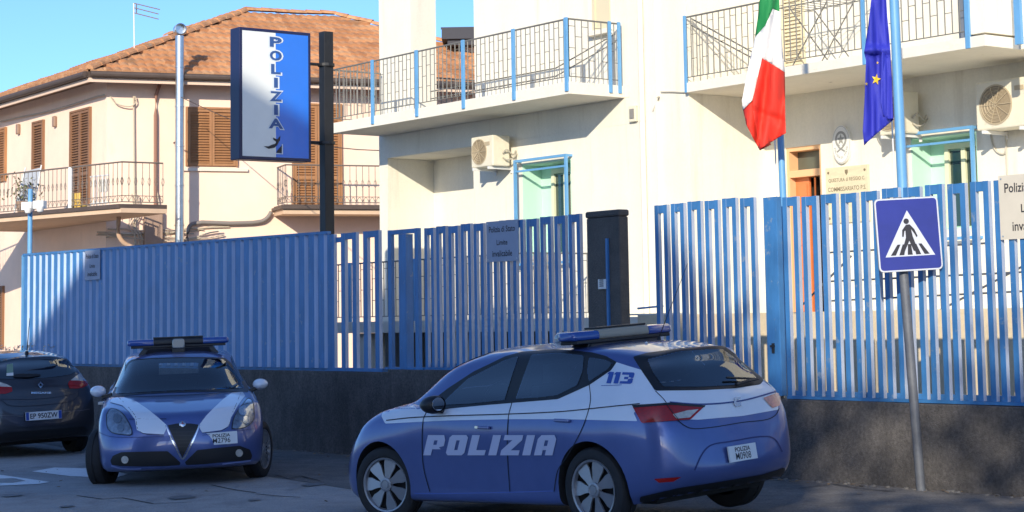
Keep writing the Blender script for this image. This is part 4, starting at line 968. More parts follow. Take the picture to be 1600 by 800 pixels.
g = MB(); g.add([fr_.P(-.25+.07*i, .05+.02*sin(i*2), bz+.35+.1*j) for j in range(4) for i in range(6)], [(j*6+i, j*6+i+1, j*6+i+7, j*6+i+6) for j in range(3) for i in range(5)]); g.build('cloth', mat('pale_cloth', (.65, .6, .52), .9), t, fixn=False)
# dark eave of a farther house glimpsed behind the terrace
t = thing('distant_house', 'dark overhanging eave of a farther house glimpsed behind the terrace pillar', 'house', (-1, 52, 0))
pc = aty(690, 52, 50)
g = MB(); g.box(WF, pc.x, pc.x+7, -58, -50.0, pc.z-.15, pc.z+.1); g.box(WF, pc.x+.15, pc.x+7, -58, -50.1, pc.z-.30, pc.z-.151); g.prism([Vector((pc.x-.02, 50, pc.z+.101)), Vector((pc.x+7, 50, pc.z+.101)), Vector((pc.x+7, 54, pc.z+.7)), Vector((pc.x+.9, 54, pc.z+.7))], (0, 0, .06)); g.build('eave', mat('dark_eave', (.05, .05, .06), .8), t)
g = MB(); g.box(WF, pc.x+.5, pc.x+6.5, -58, -50.6, 0, pc.z-.302); g.build('wall', pinkw, t)
# bush with pale twigs at the far left
p = aty(8, 560, 33.5); p.z = gz(p.x)
t = thing('pale_shrub', 'pale twiggy shrub beside the left end of the blue fence', 'shrub', p)
g = MB()
for k in range(60):
    a = p+Vector((random.gauss(0, .35), random.gauss(0, .2), 0)); z_ = 1.2+random.uniform(0, .35); b = a+Vector((random.gauss(0, .12), 0, z_*.6)); c = b+Vector((random.gauss(0, .12), random.gauss(0, .05), z_*.4)); g.tube([a, b, c], [.012, .009, .005], 4, cap=False)
g.build('twigs', mat('pale_twigs', (.55, .45, .36), .8), t, fixn=False)
g = MB()
for k in range(420):
    c = p+Vector((random.gauss(0, .38), random.gauss(0, .2), random.uniform(.5, 1.5))); a = Vector((random.uniform(-1, 1), random.uniform(-1, 1), random.uniform(-1, 1))).normalized()*.035; b = a.cross(Vector((.3, 0, 1))).normalized()*.018
    g.add([c-a, c+b, c+a, c-b], [(0, 1, 2, 3)])
g.build('leaves', mat('pale_leaves', (.50, .42, .33), .8), t, fixn=False)
t = thing('overhead_cable', 'thin sagging cable running between the pink house and the police station', 'cable', HF.P(3, .5, 6))
A_ = aty(283, 152, 45.2); B_ = FF.P(-5.9, WM_-2, 4.9); g = MB(); g.tube([A_*(1-k/12)+B_*(k/12)-Vector((0, 0, .5*sin(pi*k/12))) for k in range(13)], .010, 5); g.build('cable', brownd, t)
# ------------------------------------------------------------------ buildings across the street (behind the camera) that shade the foreground
OC = thing('gabled_building', 'tall gabled building across the street whose roof shades the parked cars', 'building', (-14, -24, 0))
g = MB(); Yo = -20
sil = [(-34, 0), (-34, 15.7), (-20.46, 21.75), (-18.7, 22.45), (-16.2, 23.4), (-12.75, 22.0), (-9.5, 20.1), (-7.6, 19.0), (-7.6, 0)]
g.prism([Vector((x, Yo, z)) for x, z in sil], (0, -10, 0)); g.build('wall', mat('ochre_plaster', (.55, .42, .28), .9, noise=[(1, .05, V1)]), OC)
wg = MATS['window_glass']
for i in range(6):
    for j in range(4):
        g = MB(); x = -31+i*4.4; z = 2.5+j*3.6; g.box(WF, x, x+1.2, 19.93, 19.998, z, z+1.7); g.build('window', wg, OC)
g = MB(); 
TB = thing('street_tree', 'leafy street tree across the street beside the gabled building', 'tree', (-1.5, -20, 0))
g.tube([(-1.8, -20, 0), (-1.7, -20, 6), (-1.9, -20.2, 11)], [.4, .3, .16], 10); 
for k in range(7): a_ = k*.9; g.tube([(-1.8, -20, 6+k*.8), (-1.8+2.5*cos(a_), -20+2*sin(a_), 9.5+k*.8)], [.14, .05], 6)
g.build('trunk', mat('bark', (.12, .09, .07), .9), TB)
g = MB(); cl = [(random.uniform(-7.6, 3.5), -20+random.gauss(0, 1.2), random.uniform(6, 13.4)) for k in range(110)]+[(random.uniform(-7.4, 2.5), -20+random.gauss(0, .8), random.uniform(13.4, 15.9)) for k in range(16)]
for k in range(30000):
    c = Vector(random.choice(cl))+Vector((random.gauss(0, .55), random.gauss(0, .55), random.gauss(0, .45))); a = Vector((random.uniform(-1, 1), random.uniform(-1, 1), random.uniform(-1, 1))).normalized()*.14; b = a.cross(Vector((.2, .1, 1))).normalized()*.08
    g.add([c-a, c+b, c+a, c-b], [(0, 1, 2, 3)])
g.build('crown', mat('tree_leaves', (.07, .10, .03), .7), TB, fixn=False)
# ------------------------------------------------------------------ cars
def carpose(yaw, px_, py_, x, y, z):
    Rx = Matrix.Rotation(R(px_), 4, 'X'); Ry = Matrix.Rotation(R(py_), 4, 'Y'); Rz = Matrix.Rotation(R(yaw), 4, 'Z')
    return Matrix.Translation((x, y, z)) @ Rx @ Ry @ Rz
def crom(P, n):
    """centripetal spline through list of vectors, open; returns n per span"""
    return spline(P, n, False)
def loft(rows, m=5):
    """rows: list of lists of (x,y,z), front centre -> rear centre on the left side; mirrored closed loops"""
    loops = []
    for r_ in rows:
        half = [Vector(p) for p in r_]; mir = [Vector((p.x, -p.y, p.z)) for p in half[1:-1]][::-1]
        loops.append(spline(half+mir, m, True))
    K = len(loops[0]); cols = [spline([lp[k] for lp in loops], m, False) for k in range(K)]
    nr = len(cols[0]); V = [cols[k][r_] for r_ in range(nr) for k in range(K)]
    F = [(r_*K+k, r_*K+(k+1) % K, (r_+1)*K+(k+1) % K, (r_+1)*K+k) for r_ in range(nr-1) for k in range(K)]
    F.append(list(range(K))[::-1])
    return V, F
class Car:
    def __init__(s, name, label, M, rows, paint, wheels, arch_r, inner=None, m=5):
        s.M = M; s.t = thing(name, label, 'car', mtx=M)
        V, F = loft(rows, m)
        me = bpy.data.meshes.new('body'); me.from_pydata(V, [], F); me.materials.append(paint); me.materials.append(MATS['rubber'])
        bm = bmesh.new(); bm.from_mesh(me); bmesh.ops.remove_doubles(bm, verts=bm.verts, dist=2e-3)
        bmesh.ops.dissolve_degenerate(bm, edges=bm.edges, dist=1e-4); bmesh.ops.recalc_face_normals(bm, faces=bm.faces); bm.to_mesh(me); bm.free()
        for p in me.polygons: p.use_smooth = True
        s.bvh = BVHTree.FromPolygons([v.co.copy() for v in me.vertices], [list(p.vertices) for p in me.polygons])
        s.me0 = me.copy()
        o = bpy.data.objects.new('body', me); COL.objects.link(o); o.parent = s.t; WM[o.name] = M; s.body = o
        # wheel arches
        for (x, y, z) in wheels:
            sg = 1 if y > 0 else -1
            cm = bpy.data.meshes.new('arch'); bm = bmesh.new()
            bmesh.ops.create_cone(bm, cap_ends=True, segments=40, radius1=arch_r, radius2=arch_r, depth=.62)
            bmesh.ops.rotate(bm, verts=bm.verts, cent=(0, 0, 0), matrix=Matrix.Rotation(pi/2, 3, 'X')); bmesh.ops.translate(bm, verts=bm.verts, vec=(x, sg*(.55+.31), z+.015))
            bm.to_mesh(cm); bm.free(); cm.materials.append(paint); cm.materials.append(MATS['rubber'])
            for p in cm.polygons: p.material_index = 1
            co = bpy.data.objects.new('arch', cm); COL.objects.link(co); co.matrix_world = M
            bo = o.modifiers.new('b', 'BOOLEAN'); bo.object = co; bo.operation = 'DIFFERENCE'; bo.solver = 'EXACT'
            bpy.context.view_layer.update()
            dg = bpy.context.evaluated_depsgraph_get(); nm = bpy.data.meshes.new_from_object(o.evaluated_get(dg)); o.modifiers.clear(); o.data = nm; nm.name = 'body'
            bpy.data.objects.remove(co)
        s.paint = paint; s.rows = rows
        s.finish_smooth()
        s.Mi = M.inverted(); s.co = s.Mi @ CAMP
    def finish_smooth(s):
        for p in s.body.data.polygons: p.use_smooth = True
        s.body.data.set_sharp_from_angle(angle=R(48))
    def cut(s, V, F):
        cm = bpy.data.meshes.new('cutter'); cm.from_pydata([tuple(v) for v in V], [], F); cm.materials.append(s.paint); cm.materials.append(MATS['rubber'])
        bm = bmesh.new(); bm.from_mesh(cm); bmesh.ops.remove_doubles(bm, verts=bm.verts, dist=1e-4); bmesh.ops.recalc_face_normals(bm, faces=bm.faces); bm.to_mesh(cm); bm.free()
        for p in cm.polygons: p.material_index = 1
        co = bpy.data.objects.new('cutter', cm); COL.objects.link(co); co.matrix_world = s.M; o = s.body
        bo = o.modifiers.new('b', 'BOOLEAN'); bo.object = co; bo.operation = 'DIFFERENCE'; bo.solver = 'EXACT'
        bpy.context.view_layer.update()
        dg = bpy.context.evaluated_depsgraph_get(); nm = bpy.data.meshes.new_from_object(o.evaluated_get(dg)); o.modifiers.clear()
        if len(nm.polygons) > 500: o.data = nm
        bpy.data.objects.remove(co)
    def prism_cut(s, pts, axis, lo, hi):
        n = len(pts); V = []
        for h_ in (lo, hi):
            for a, b in pts:
                v = [a, b]; v.insert(axis, h_); V.append(v)
        s.cut(V, [list(range(n))[::-1], list(range(n, 2*n))]+[(i, (i+1) % n, (i+1) % n+n, i+n) for i in range(n)])
    def hollow(s, x0=.95):
        rr_ = []
        for i in range(7, 13):
            q = []
            for x, y, z in s.rows[i]:
                x = x0+(x-x0)*.95; y *= .93; z = z-.035 if i >= 9 else z-.02
                if i == 7: z = .70; x = x0+(x-x0)*.86
                q.append((x, y, z))
            rr_.append(q)
        V, F = loft(rr_, 3); K = len(F[-1]); n = len(V); F.append(list(range(n-K, n))); s.cut(V, F)
    def window_holes(s, side=(), rear=(), top=()):
        for poly in side:
            pts = [s.camhit(*p)[0] for p in rcorner([Vector(p) for p in poly], 2)]
            s.prism_cut([(p.x, p.z) for p in pts], 1, .25, 1.3); s.prism_cut([(p.x, p.z) for p in pts], 1, -1.3, -.25)
        for poly in rear:
            pts = [s.camhit(*p)[0] for p in rcorner([Vector(p) for p in poly], 2)]; s.prism_cut([(p.y, p.z) for p in pts], 0, -1.4, -.12)
        for poly in top: s.prism_cut(poly, 2, 1.0, 2.0)
        s.finish_smooth()
    def interior(s, lhd=1):
        sm = mat('seat_fabric', (.10, .105, .12), .85); g = s.L()
        for y in (.37, -.37):
            g = s.L(); P_ = rcorner([(-.10, -.24), (.12, -.24), (.12, .24), (-.10, .24)], .06, 3)
            g.prism([(1.02+a*.5-.02, y+b, .62) for a, b in P_], (-.16, 0, .52)); g.prism([(1.1+a*2.2, y+b, .50) for a, b in P_], (0, 0, .14)); st = s_ = g.build('seat', sm, s.t, smooth=True, auto=40)
            g = s.L(); P_ = rcorner([(-.05, -.13), (.05, -.13), (.05, .13), (-.05, .13)], .04, 3); g.prism([(.84+a, y+b, 1.16) for a, b in P_], (-.02, 0, .15)); g.build('headrest', sm, st, smooth=True, auto=40)
        g = s.L(); g.prism([(.10, -.6, .6), (.28, -.6, .6), (.02, -.6, 1.06), (-.12, -.6, 1.06)], (0, 1.2, 0)); g.build('rear_seat', sm, s.t, bev=.03)
        g = s.L(); g.prism([(1.72, -.66, .80), (2.15, -.60, .80), (2.15, -.60, .98), (1.80, -.66, 1.0)], (0, 1.3, 0)); g.build('dashboard', sm, s.t, bev=.02)
        g = s.L(); n = 24; c = Vector((1.58, .37*lhd, 1.0)); a_ = Vector((0, 1, 0)); b_ = Vector((-.35, 0, 1)).normalized()
        g.tube([c+(a_*cos(2*pi*k/n)+b_*sin(2*pi*k/n))*.18 for k in range(n+1)], .014, 6, cap=False); g.tube([c-a_*.18, c+a_*.18], .012, 6); g.tube([c, c+Vector((.2, 0, -.05))], .03, 8); g.build('steering_wheel', trim, s.t, smooth=True)
    def camhit(s, px, py):
        r_ = (s.Mi.to_3x3() @ ray(px, py)).normalized(); h = s.bvh.ray_cast(s.co, r_)
        if h[0] is None:
            best = None
            for k in range(1, 60):
                q = s.co+r_*(s.co.length-4+k*.14); n_ = s.bvh.find_nearest(q)
                if best is None or n_[3] < best[3]: best = n_
            return best[0], best[1]
        return h[0], h[1]
    def axhit(s, axis, sgn, a, b):
        d = Vector((0, 0, 0)); d[axis] = -sgn; o = Vector((0, 0, 0)); ot = [i for i in range(3) if i != axis]; o[ot[0]] = a; o[ot[1]] = b; o[axis] = sgn*6
        h = s.bvh.ray_cast(o, d)
        if h[0] is None:
            o[axis] = sgn*.8; n_ = s.bvh.find_nearest(o); return n_[0], n_[1]
        return h[0], h[1]
    def drape(s, name, poly, m_, off=.003, mode='cam', step=None, par=None, mirror=False, rc=0, smooth=True, n2=None, world=True, holes=()):
        """poly in pixels (mode cam) or in body coordinates (mode ('x',+1) etc.)"""
        allp = []; g = MB(); polys = poly if isinstance(poly[0][0], (tuple, list, Vector)) else [poly]
        step = step or (4 if mode == 'cam' else .04)
        for pl_ in polys:
            p2 = [tuple(v) for v in (rcorner([Vector((p[0], p[1])) for p in pl_], rc) if rc else [Vector((p[0], p[1])) for p in pl_])]
            vs, fs = clip_grid([(p[0], p[1]) for p in p2], step)
            if holes:
                def inside(q, P_):
                    c = False
                    for k in range(len(P_)):
                        a, b = P_[k-1], P_[k]
                        if (a[1] > q[1]) != (b[1] > q[1]) and q[0] < (b[0]-a[0])*(q[1]-a[1])/(b[1]-a[1])+a[0]: c = not c
                    return c
                keep = []
                for f in fs:
                    q = (sum(vs[k][0] for k in f)/len(f), sum(vs[k][1] for k in f)/len(f))
                    if not any(inside(q, H_) for H_ in holes): keep.append(f)
                us = sorted({k for f in keep for k in f}); rm = {k: i for i, k in enumerate(us)}; vs = [vs[k] for k in us]; fs = [[rm[k] for k in f] for f in keep]
            out = []
            for x, y in vs:
                h, nn = s.camhit(x, y) if mode == 'cam' else s.axhit('xyz'.index(mode[0]), mode[1], x, y)
                out.append(h+nn*off)
            g.add(out, fs)
            allp.append((out, fs))
        g.v = [s.M @ v for v in g.v]
        par = par or s.t
        if mirror and mirror == 'split': pass
        objs = [g.build(name, m_, par, smooth=smooth, fixn=False)]
        if mirror:
            g = MB(); [g.add([s.M @ Vector((v.x, -v.y, v.z)) for v in a_], f_) for a_, f_ in allp]; objs.append(g.build(name, m_, par, smooth=smooth, fixn=False))
        # orient normals outward
        for o in objs:
            me = o.data; bm = bmesh.new(); bm.from_mesh(me)
            for f in bm.faces:
                c = f.calc_center_median(); nn = s.bvh.find_nearest(c)[1]
                if f.normal.dot(nn) < 0: f.normal_flip()
            bm.to_mesh(me); bm.free()
        return objs[0]
    def line(s, name, pts, m_, w=.9, off=.0035, mode='cam', par=None, mirror=False):
        polys = []; w2 = w/2
        for ln in (pts if isinstance(pts[0][0], (tuple, list)) else [pts]):
            sp_ = spline([Vector((p[0], p[1])) for p in ln], 4) if len(ln) > 2 else [Vector(p) for p in ln]
            for a, b in zip(sp_, sp_[1:]):
                d = (b-a); 
                if d.length < 1e-6: continue
                d.normalize(); q = Vector((-d.y, d.x))*w2; polys.append([tuple(a-q), tuple(b-q), tuple(b+q), tuple(a+q)])
        return s.drape(name, polys, m_, off, mode, par=par, mirror=mirror, smooth=False)
    def text(s, name, txt, cx, cy, w_, h_, m_, mode='cam', off=.005, shear=0, slope=0, par=None, flip=False, bold=.03, custom=None):
        vs, fs = text_polys(txt, bold=bold, shear=shear) if custom is None else custom
        x0 = min(v[0] for v in vs); x1 = max(v[0] for v in vs); y0 = min(v[1] for v in vs); y1 = max(v[1] for v in vs); g = MB(); out = []
        for v in vs:
            x = ((v[0]-x0)/(x1-x0)-.5)*w_; y = ((v[1]-y0)/(y1-y0)-.5)*h_
            if flip: x = -x
            if mode == 'cam': h, nn = s.camhit(cx+x, cy-y+slope*x)
            else: h, nn = s.axhit('xyz'.index(mode[0]), mode[1], cx+x, cy+y)
            out.append(h+nn*off)
        g.add([s.M @ v for v in out], fs); return g.build(name, m_, par or s.t, fixn=False)
    def L(s): return lmb(s.t)
def block_word(word, gap=.16):
    """heavy squared stencil letters as polygons -> verts, faces"""
    T = .33
    G = {'P': [[(0, 0), (T, 0), (T, 1), (0, 1)], [(T, .74), (.80, .74), (.70, 1), (T, 1)], [(.47, .36), (.80, .46), (.80, .74), (.47, .74)], [(T, .30), (.70, .30), (.47, .52), (T, .52)]],
         'O': [[(.0, .12), (T, .26), (T, .74), (0, .88)], [(0, .88), (T, .74), (.47, .74), (.80, .88), (.70, 1), (.10, 1)], [(.47, .26), (.80, .12), (.80, .88), (.47, .74)], [(0, .12), (.1, 0), (.7, 0), (.8, .12), (.47, .26), (T, .26)]],
         'L': [[(0, 0), (T, 0), (T, 1), (0, 1)], [(T, 0), (.74, 0), (.74, .26), (T, .26)]],
         'I': [[(0, 0), (T+.02, 0), (T+.02, 1), (0, 1)]],
         'Z': [[(0, .75), (.8, .75), (.8, 1), (0, 1)], [(0, .25), (.42, .25), (.8, .75), (.38, .75)], [(0, 0), (.8, 0), (.8, .25), (0, .25)]],
         'A': [[(0, 0), (T, 0), (T, .80), (0, .80)], [(.47, 0), (.80, 0), (.80, .80), (.47, .80)], [(0, .80), (T, .74), (.47, .74), (.80, .80), (.68, 1), (.12, 1)], [(T, .26), (.47, .26), (.47, .46), (T, .46)]],
         '1': [[(.06, 0), (.36, 0), (.36, 1), (.06, 1)], [(-.06, .78), (.06, .78), (.06, 1), (.04, 1)]],
         '3': [[(0, .78), (.47, .78), (.8, .9), (.7, 1), (0, 1)], [(.2, .40), (.47, .40), (.47, .60), (.2, .60)], [(0, 0), (.7, 0), (.8, .1), (.47, .22), (0, .22)], [(.47, .22), (.8, .1), (.8, .44), (.72, .5), (.47, .40)], [(.47, .60), (.72, .5), (.8, .56), (.8, .9), (.47, .78)]]}
    vs, fs = [], []; x = 0
    for ch in word:
        wd = 0
        for poly in G[ch]:
            # subdivide so it can follow the curved panel
            b = len(vs)
            for p in poly: vs.append((x+p[0]*.62+.13*p[1], p[1])); wd = max(wd, p[0]*.62)
            fs.append(list(range(b, b+len(poly))))
        x += wd+gap*.62
    return vs, fs
def wheel(car, x, y, z, r, steer=0, rim_r=.215, style='paddle', side=1, width=.205):
    """wheel sub-assembly: tyre with rim as its sub-part, axis along local y"""
    M = Matrix.Translation((x, y, z)) @ Matrix.Rotation(R(steer), 4, 'Z'); s = side
    def tl(g): g.v = [car.M @ M @ v for v in g.v]; return g
    c = (0, 0, 0); ax = (0, s, 0); h = width/2
    g = MB(); g.lathe(c, ax, [(rim_r*.93, -h), (r-.05, -h), (r-.015, -h*.85), (r, -h*.6), (r, -.012), (r-.008, -.010), (r-.008, .010), (r, .012), (r, h*.6), (r-.015, h*.85), (r-.05, h), (rim_r+.01, h*.95), (rim_r-.005, h*.80)], 56)
    ty = tl(g).build('wheel', rubber_t, car.t, smooth=True, auto=35)
    g = MB(); g.lathe(c, ax, [(0, h*.25), (rim_r*.98, h*.25), (rim_r, h*.8)], 40); tl(g).build('wheel_well', MATS['rubber'], ty, smooth=True)
    g = MB(); g.lathe(c, ax, [(rim_r*.90, h*.55), (rim_r*.93, h*.88), (rim_r*.99, h*.93), (rim_r*1.01, h*.80)], 48)
    n = 7 if style == 'paddle' else 18
    for k in range(n):
        a = 2*pi*k/n
        def pt(rr, da, hh): return Vector((rr*cos(a+da), s*hh, rr*sin(a+da)))
        if style == 'paddle':
            prof = [(.05, .42, .42), (.11, .26, .34), (rim_r*.72, .27, .37), (rim_r*.93, .22, .30)]
            top = [pt(q, -l, h*.86-q*.06) for q, l, u_ in prof]+[pt(q, u_, h*.70-q*.03) for q, l, u_ in prof][::-1]
            g.prism(top, (0, -s*.015, 0))
        else:
            top = [pt(.05, -.10, h*.8), pt(rim_r*.92, -.055, h*.88), pt(rim_r*.92, .055, h*.88), pt(.05, .10, h*.8)]; g.prism(top, (0, -s*.012, 0))
    g.lathe((0, 0, 0), ax, [(.065, h*.60), (.06, h*.86), (.045, h*.90), (.042, h*.86), (.034, h*.86), (.032, h*.92), (0, h*.93)], 24)
    tl(g).build('rim', silver, ty, smooth=True, auto=30)
    return ty
silver = mat('hubcap_silver', (.34, .34, .36), .38, metal=.6, noise=[(6, .08, V1)])
rubber_t = mat('tyre_rubber', (.016, .016, .018), .75, noise=[(10, .3, V1)])
pol_blue = mat('police_blue_paint', (.085, .125, .325), .30, metal=.35, coat=1.0, coatr=.05, noise=[(1.2, .05, V1), (7, .04, V1)])
pol_white = mat('police_white_paint', (.76, .79, .84), .35, coat=1.0, coatr=.05, noise=[(2, .04, V1)])
car_dark = mat('dark_grey_metallic', (.035, .036, .045), .35, metal=.4, coat=1.0, coatr=.06, noise=[(3, .1, V1)])
glass = bpy.data.materials.new('car_glass'); glass.use_nodes = True; _n = glass.node_tree; _n.nodes.remove(_n.nodes['Principled BSDF'])
_o = _n.nodes['Material Output']; _t = _n.nodes.new('ShaderNodeBsdfTransparent'); _t.inputs[0].default_value = (.62, .70, .70, 1); _gl = _n.nodes.new('ShaderNodeBsdfGlossy'); _gl.inputs['Roughness'].default_value = .015
_f = _n.nodes.new('ShaderNodeFresnel'); _f.inputs[0].default_value = 3.0; _mx = _n.nodes.new('ShaderNodeMixShader'); _n.links.new(_f.outputs[0], _mx.inputs[0]); _n.links.new(_t.outputs[0], _mx.inputs[1]); _n.links.new(_gl.outputs[0], _mx.inputs[2]); _n.links.new(_mx.outputs[0], _o.inputs[0])
trim = mat('black_trim', (.012, .012, .014), .45)
seam = mat('panel_gap', (.008, .009, .02), .7)
redl = mat('tail_light_red', (.34, .008, .006), .15, coat=.4, ior=1.45, noise=[(14, .25, V1)])
clear = mat('lamp_clear', (.50, .47, .42), .15, coat=1, noise=[(18, .25, V1)])
chrome = mat('chrome', (.62, .63, .65), .15, metal=1)
headm = mat('headlamp_lens', (.22, .25, .30), .06, metal=.5, coat=1, ior=1.8, noise=[(9, .6, V1)])
mirr = mat('mirror_glass', (.8, .8, .8), .03, metal=1)
plate_w = mat('number_plate_white', (.74, .76, .77), .5)
plate_r = mat('plate_blue_band', (.02, .07, .35), .5)
beacon = mat('beacon_blue', (.02, .07, .30), .12, coat=1, trans=0)
# ---------------- near police hatchback (rear three-quarter view)
LM = carpose(132.69, .54, -3.51, 1.25, 15.901, .098)
sx = [3.02, 2.636, 2.05, 1.55, 1.05, .50, 0, -.38]
def row(front, side_y, side_z, rear, sxx=sx):
    ys = side_y if isinstance(side_y, (list, tuple)) else [side_y]*8; zs = side_z if isinstance(side_z, (list, tuple)) else [side_z]*8
    return front+[(x, y, z) for x, y, z in zip(sxx, ys, zs)]+rear
rowsL = [
 row([(3.36, 0, .20), (3.34, .40, .20), (3.24, .64, .20), (3.12, .78, .20)], [.80]*8, [.20, .19, .19, .19, .19, .19, .20, .22], [(-.60, .70, .26), (-.68, .40, .27), (-.70, 0, .27)]),
 row([(3.46, 0, .24), (3.43, .42, .24), (3.31, .68, .25), (3.15, .81, .25)], [.845, .855, .86, .86, .86, .86, .86, .85], [.24, .23, .22, .22, .22, .22, .24, .30], [(-.655, .73, .33), (-.755, .42, .33), (-.785, 0, .33)]),
 row([(3.50, 0, .38), (3.46, .43, .38), (3.33, .70, .39), (3.16, .83, .40)], [.868, .878, .870, .868, .868, .870, .878, .868], [.40, .38, .34, .33, .33, .34, .38, .42], [(-.69, .74, .42), (-.80, .43, .42), (-.835, 0, .42)]),
 row([(3.50, 0, .55), (3.45, .43, .55), (3.31, .69, .56), (3.13, .82, .58)], [.872, .892, .876, .872, .872, .876, .894, .872], [.59, .60, .56, .54, .54, .56, .58, .60], [(-.70, .74, .60), (-.79, .44, .58), (-.82, 0, .57)]),
 row([(3.46, 0, .68), (3.40, .42, .69), (3.25, .66, .71), (3.06, .80, .73)], [.858, .888, .882, .880, .880, .884, .892, .868], [.74, .76, .76, .76, .76, .77, .78, .78], [(-.69, .73, .78), (-.755, .44, .77), (-.775, 0, .76)], [2.96, 2.60, 2.05, 1.55, 1.05, .5, 0, -.38]),
 row([(3.38, 0, .765), (3.31, .41, .775), (3.15, .63, .80), (2.97, .765, .825)], [.825, .855, .866, .862, .860, .862, .866, .845], [.835, .865, .885, .89, .90, .905, .91, .91], [(-.655, .715, .90), (-.72, .44, .89), (-.742, 0, .885)], [2.86, 2.55, 2.05, 1.55, 1.05, .5, 0, -.38]),
 row([(3.18, 0, .835), (3.11, .38, .845), (2.97, .57, .86), (2.82, .69, .88)], [.755, .80, .828, .830, .828, .828, .832, .80], [.89, .92, .95, .965, .975, .985, .995, 1.0], [(-.63, .685, .98), (-.695, .42, .97), (-.72, 0, .965)], [2.72, 2.45, 2.05, 1.57, 1.05, .5, 0, -.36]),
 row([(2.62, 0, .935), (2.58, .34, .94), (2.50, .52, .945), (2.42, .62, .95)], [.67, .715, .755, .782, .79, .79, .79, .745], [.952, .965, .985, 1.0, 1.01, 1.025, 1.05, 1.08], [(-.575, .635, 1.055), (-.655, .38, 1.035), (-.68, 0, 1.03)], [2.36, 2.22, 1.92, 1.54, 1.05, .5, 0, -.33]),
 row([(2.16, 0, 1.00), (2.12, .34, 1.0), (2.03, .53, 1.0), (1.93, .63, 1.0)], [.66, .69, .715, .74, .75, .75, .735, .69], [1.01, 1.02, 1.035, 1.05, 1.06, 1.09, 1.13, 1.15], [(-.53, .595, 1.115), (-.615, .36, 1.085), (-.64, 0, 1.08)], [1.88, 1.80, 1.66, 1.42, 1.02, .5, 0, -.30]),
 row([(1.70, 0, 1.23), (1.66, .31, 1.23), (1.57, .48, 1.225), (1.49, .555, 1.22)], [.58, .60, .625, .65, .665, .665, .64, .615], [1.22, 1.225, 1.24, 1.25, 1.255, 1.265, 1.26, 1.25], [(-.42, .53, 1.235), (-.51, .33, 1.225), (-.53, 0, 1.22)], [1.44, 1.38, 1.26, 1.12, .88, .45, 0, -.26]),
 row([(1.22, 0, 1.405), (1.19, .28, 1.40), (1.12, .43, 1.385), (1.06, .50, 1.37)], [.52, .535, .555, .57, .58, .578, .56, .535], [1.365, 1.368, 1.378, 1.388, 1.395, 1.39, 1.365, 1.34], [(-.40, .47, 1.325), (-.475, .28, 1.345), (-.49, 0, 1.35)], [1.02, .97, .88, .78, .62, .35, 0, -.24]),
 row([(1.10, 0, 1.43), (1.08, .26, 1.425), (1.02, .39, 1.41), (.97, .45, 1.40)], [.46, .475, .49, .505, .515, .515, .50, .475], [1.40, 1.405, 1.412, 1.42, 1.425, 1.42, 1.395, 1.365], [(-.37, .43, 1.345), (-.45, .26, 1.365), (-.465, 0, 1.37)], [.94, .90, .82, .73, .59, .33, 0, -.22]),
 row([(.85, 0, 1.45), (.84, .15, 1.449), (.81, .22, 1.448), (.78, .25, 1.446)], [.25, .26, .27, .28, .28, .28, .27, .26], [1.446, 1.447, 1.449, 1.451, 1.452, 1.443, 1.425, 1.40], [(-.28, .24, 1.385), (-.33, .14, 1.383), (-.34, 0, 1.383)], [.76, .74, .68, .62, .52, .3, 0, -.18]),
 row([(.7, 0, 1.456), (.70, .001, 1.456), (.69, .002, 1.456), (.68, .002, 1.456)], [.002]*8, [1.456, 1.456, 1.457, 1.458, 1.458, 1.45, 1.432, 1.41], [(-.24, .001, 1.396), (-.26, .001, 1.393), (-.27, 0, 1.392)], [.66, .64, .6, .56, .48, .28, 0, -.15]),
]
_cw = [1, 1, 1, 1, .95, .9, .7, .4, .15, 0, 0, 0, 0, 0, 0]
_dx = {8: .34, 9: .44, 10: .48, 11: .46, 12: .42, 13: .3}; _dz = {5: .03, 6: .07, 7: .085, 8: .095, 9: .085, 10: .035, 11: .030, 12: .020, 13: .014}
rows0 = rowsL
_cz = [1, 1, 1, 1, 1, .8, .4, .1, 0, 0, 0, 0, 0, 0, 0]
rowsL = [[(x+_dx.get(i, 0)*_cw[j], y, z+_dz.get(i, 0)*_cz[j]) for j, (x, y, z) in enumerate(r_)] for i, r_ in enumerate(rowsL)]
wl_ = [(2.636, .80, .316), (2.636, -.80, .316), (0, .80, .316), (0, -.80, .316)]
car = Car('police_hatchback', 'blue and white police hatchback seen from the rear left corner with POLIZIA on its doors', LM, rowsL, pol_blue, wl_, .385)
sc1 = lambda x0, y0, k, pts: [(x0+a/k, y0+b/k) for a, b in pts]
# white band on the flank (from front wing to tail)
band = [(596, 650), (599, 643), (615, 636), (634, 630), (645, 632), (652, 640), (668, 636), (690, 640), (740, 635), (800, 629), (870, 624), (920, 601), (952, 578), (963, 566), (985, 573), (1002, 578), (1024, 612), (1048, 632), (1000, 640), (990, 645), (996, 658), (880, 655), (800, 655), (700, 657), (602, 662)]
car.drape('white_flank_band', band, pol_white, .002, rc=2, mirror=True)
tail = [(1022, 609), (1080, 609), (1140, 607), (1165, 602), (1192, 596), (1208, 607), (1213, 622), (1216, 640), (1160, 650), (1090, 656), (1060, 655), (1040, 630)]
car.drape('white_tailgate_band', tail, pol_white, .0025, rc=2)
car.line('panel_line', [[(604, 657), (640, 653), (700, 650), (800, 647), (880, 643), (940, 637), (1000, 631)]], seam, 1.6, off=.005, mirror=True)
car.line('tailgate_line', [[(1046, 629), (1090, 632), (1130, 630), (1165, 625), (1212, 612)]], mat('tailgate_blue_line', (.03, .06, .22), .4), 2.4, off=.006)
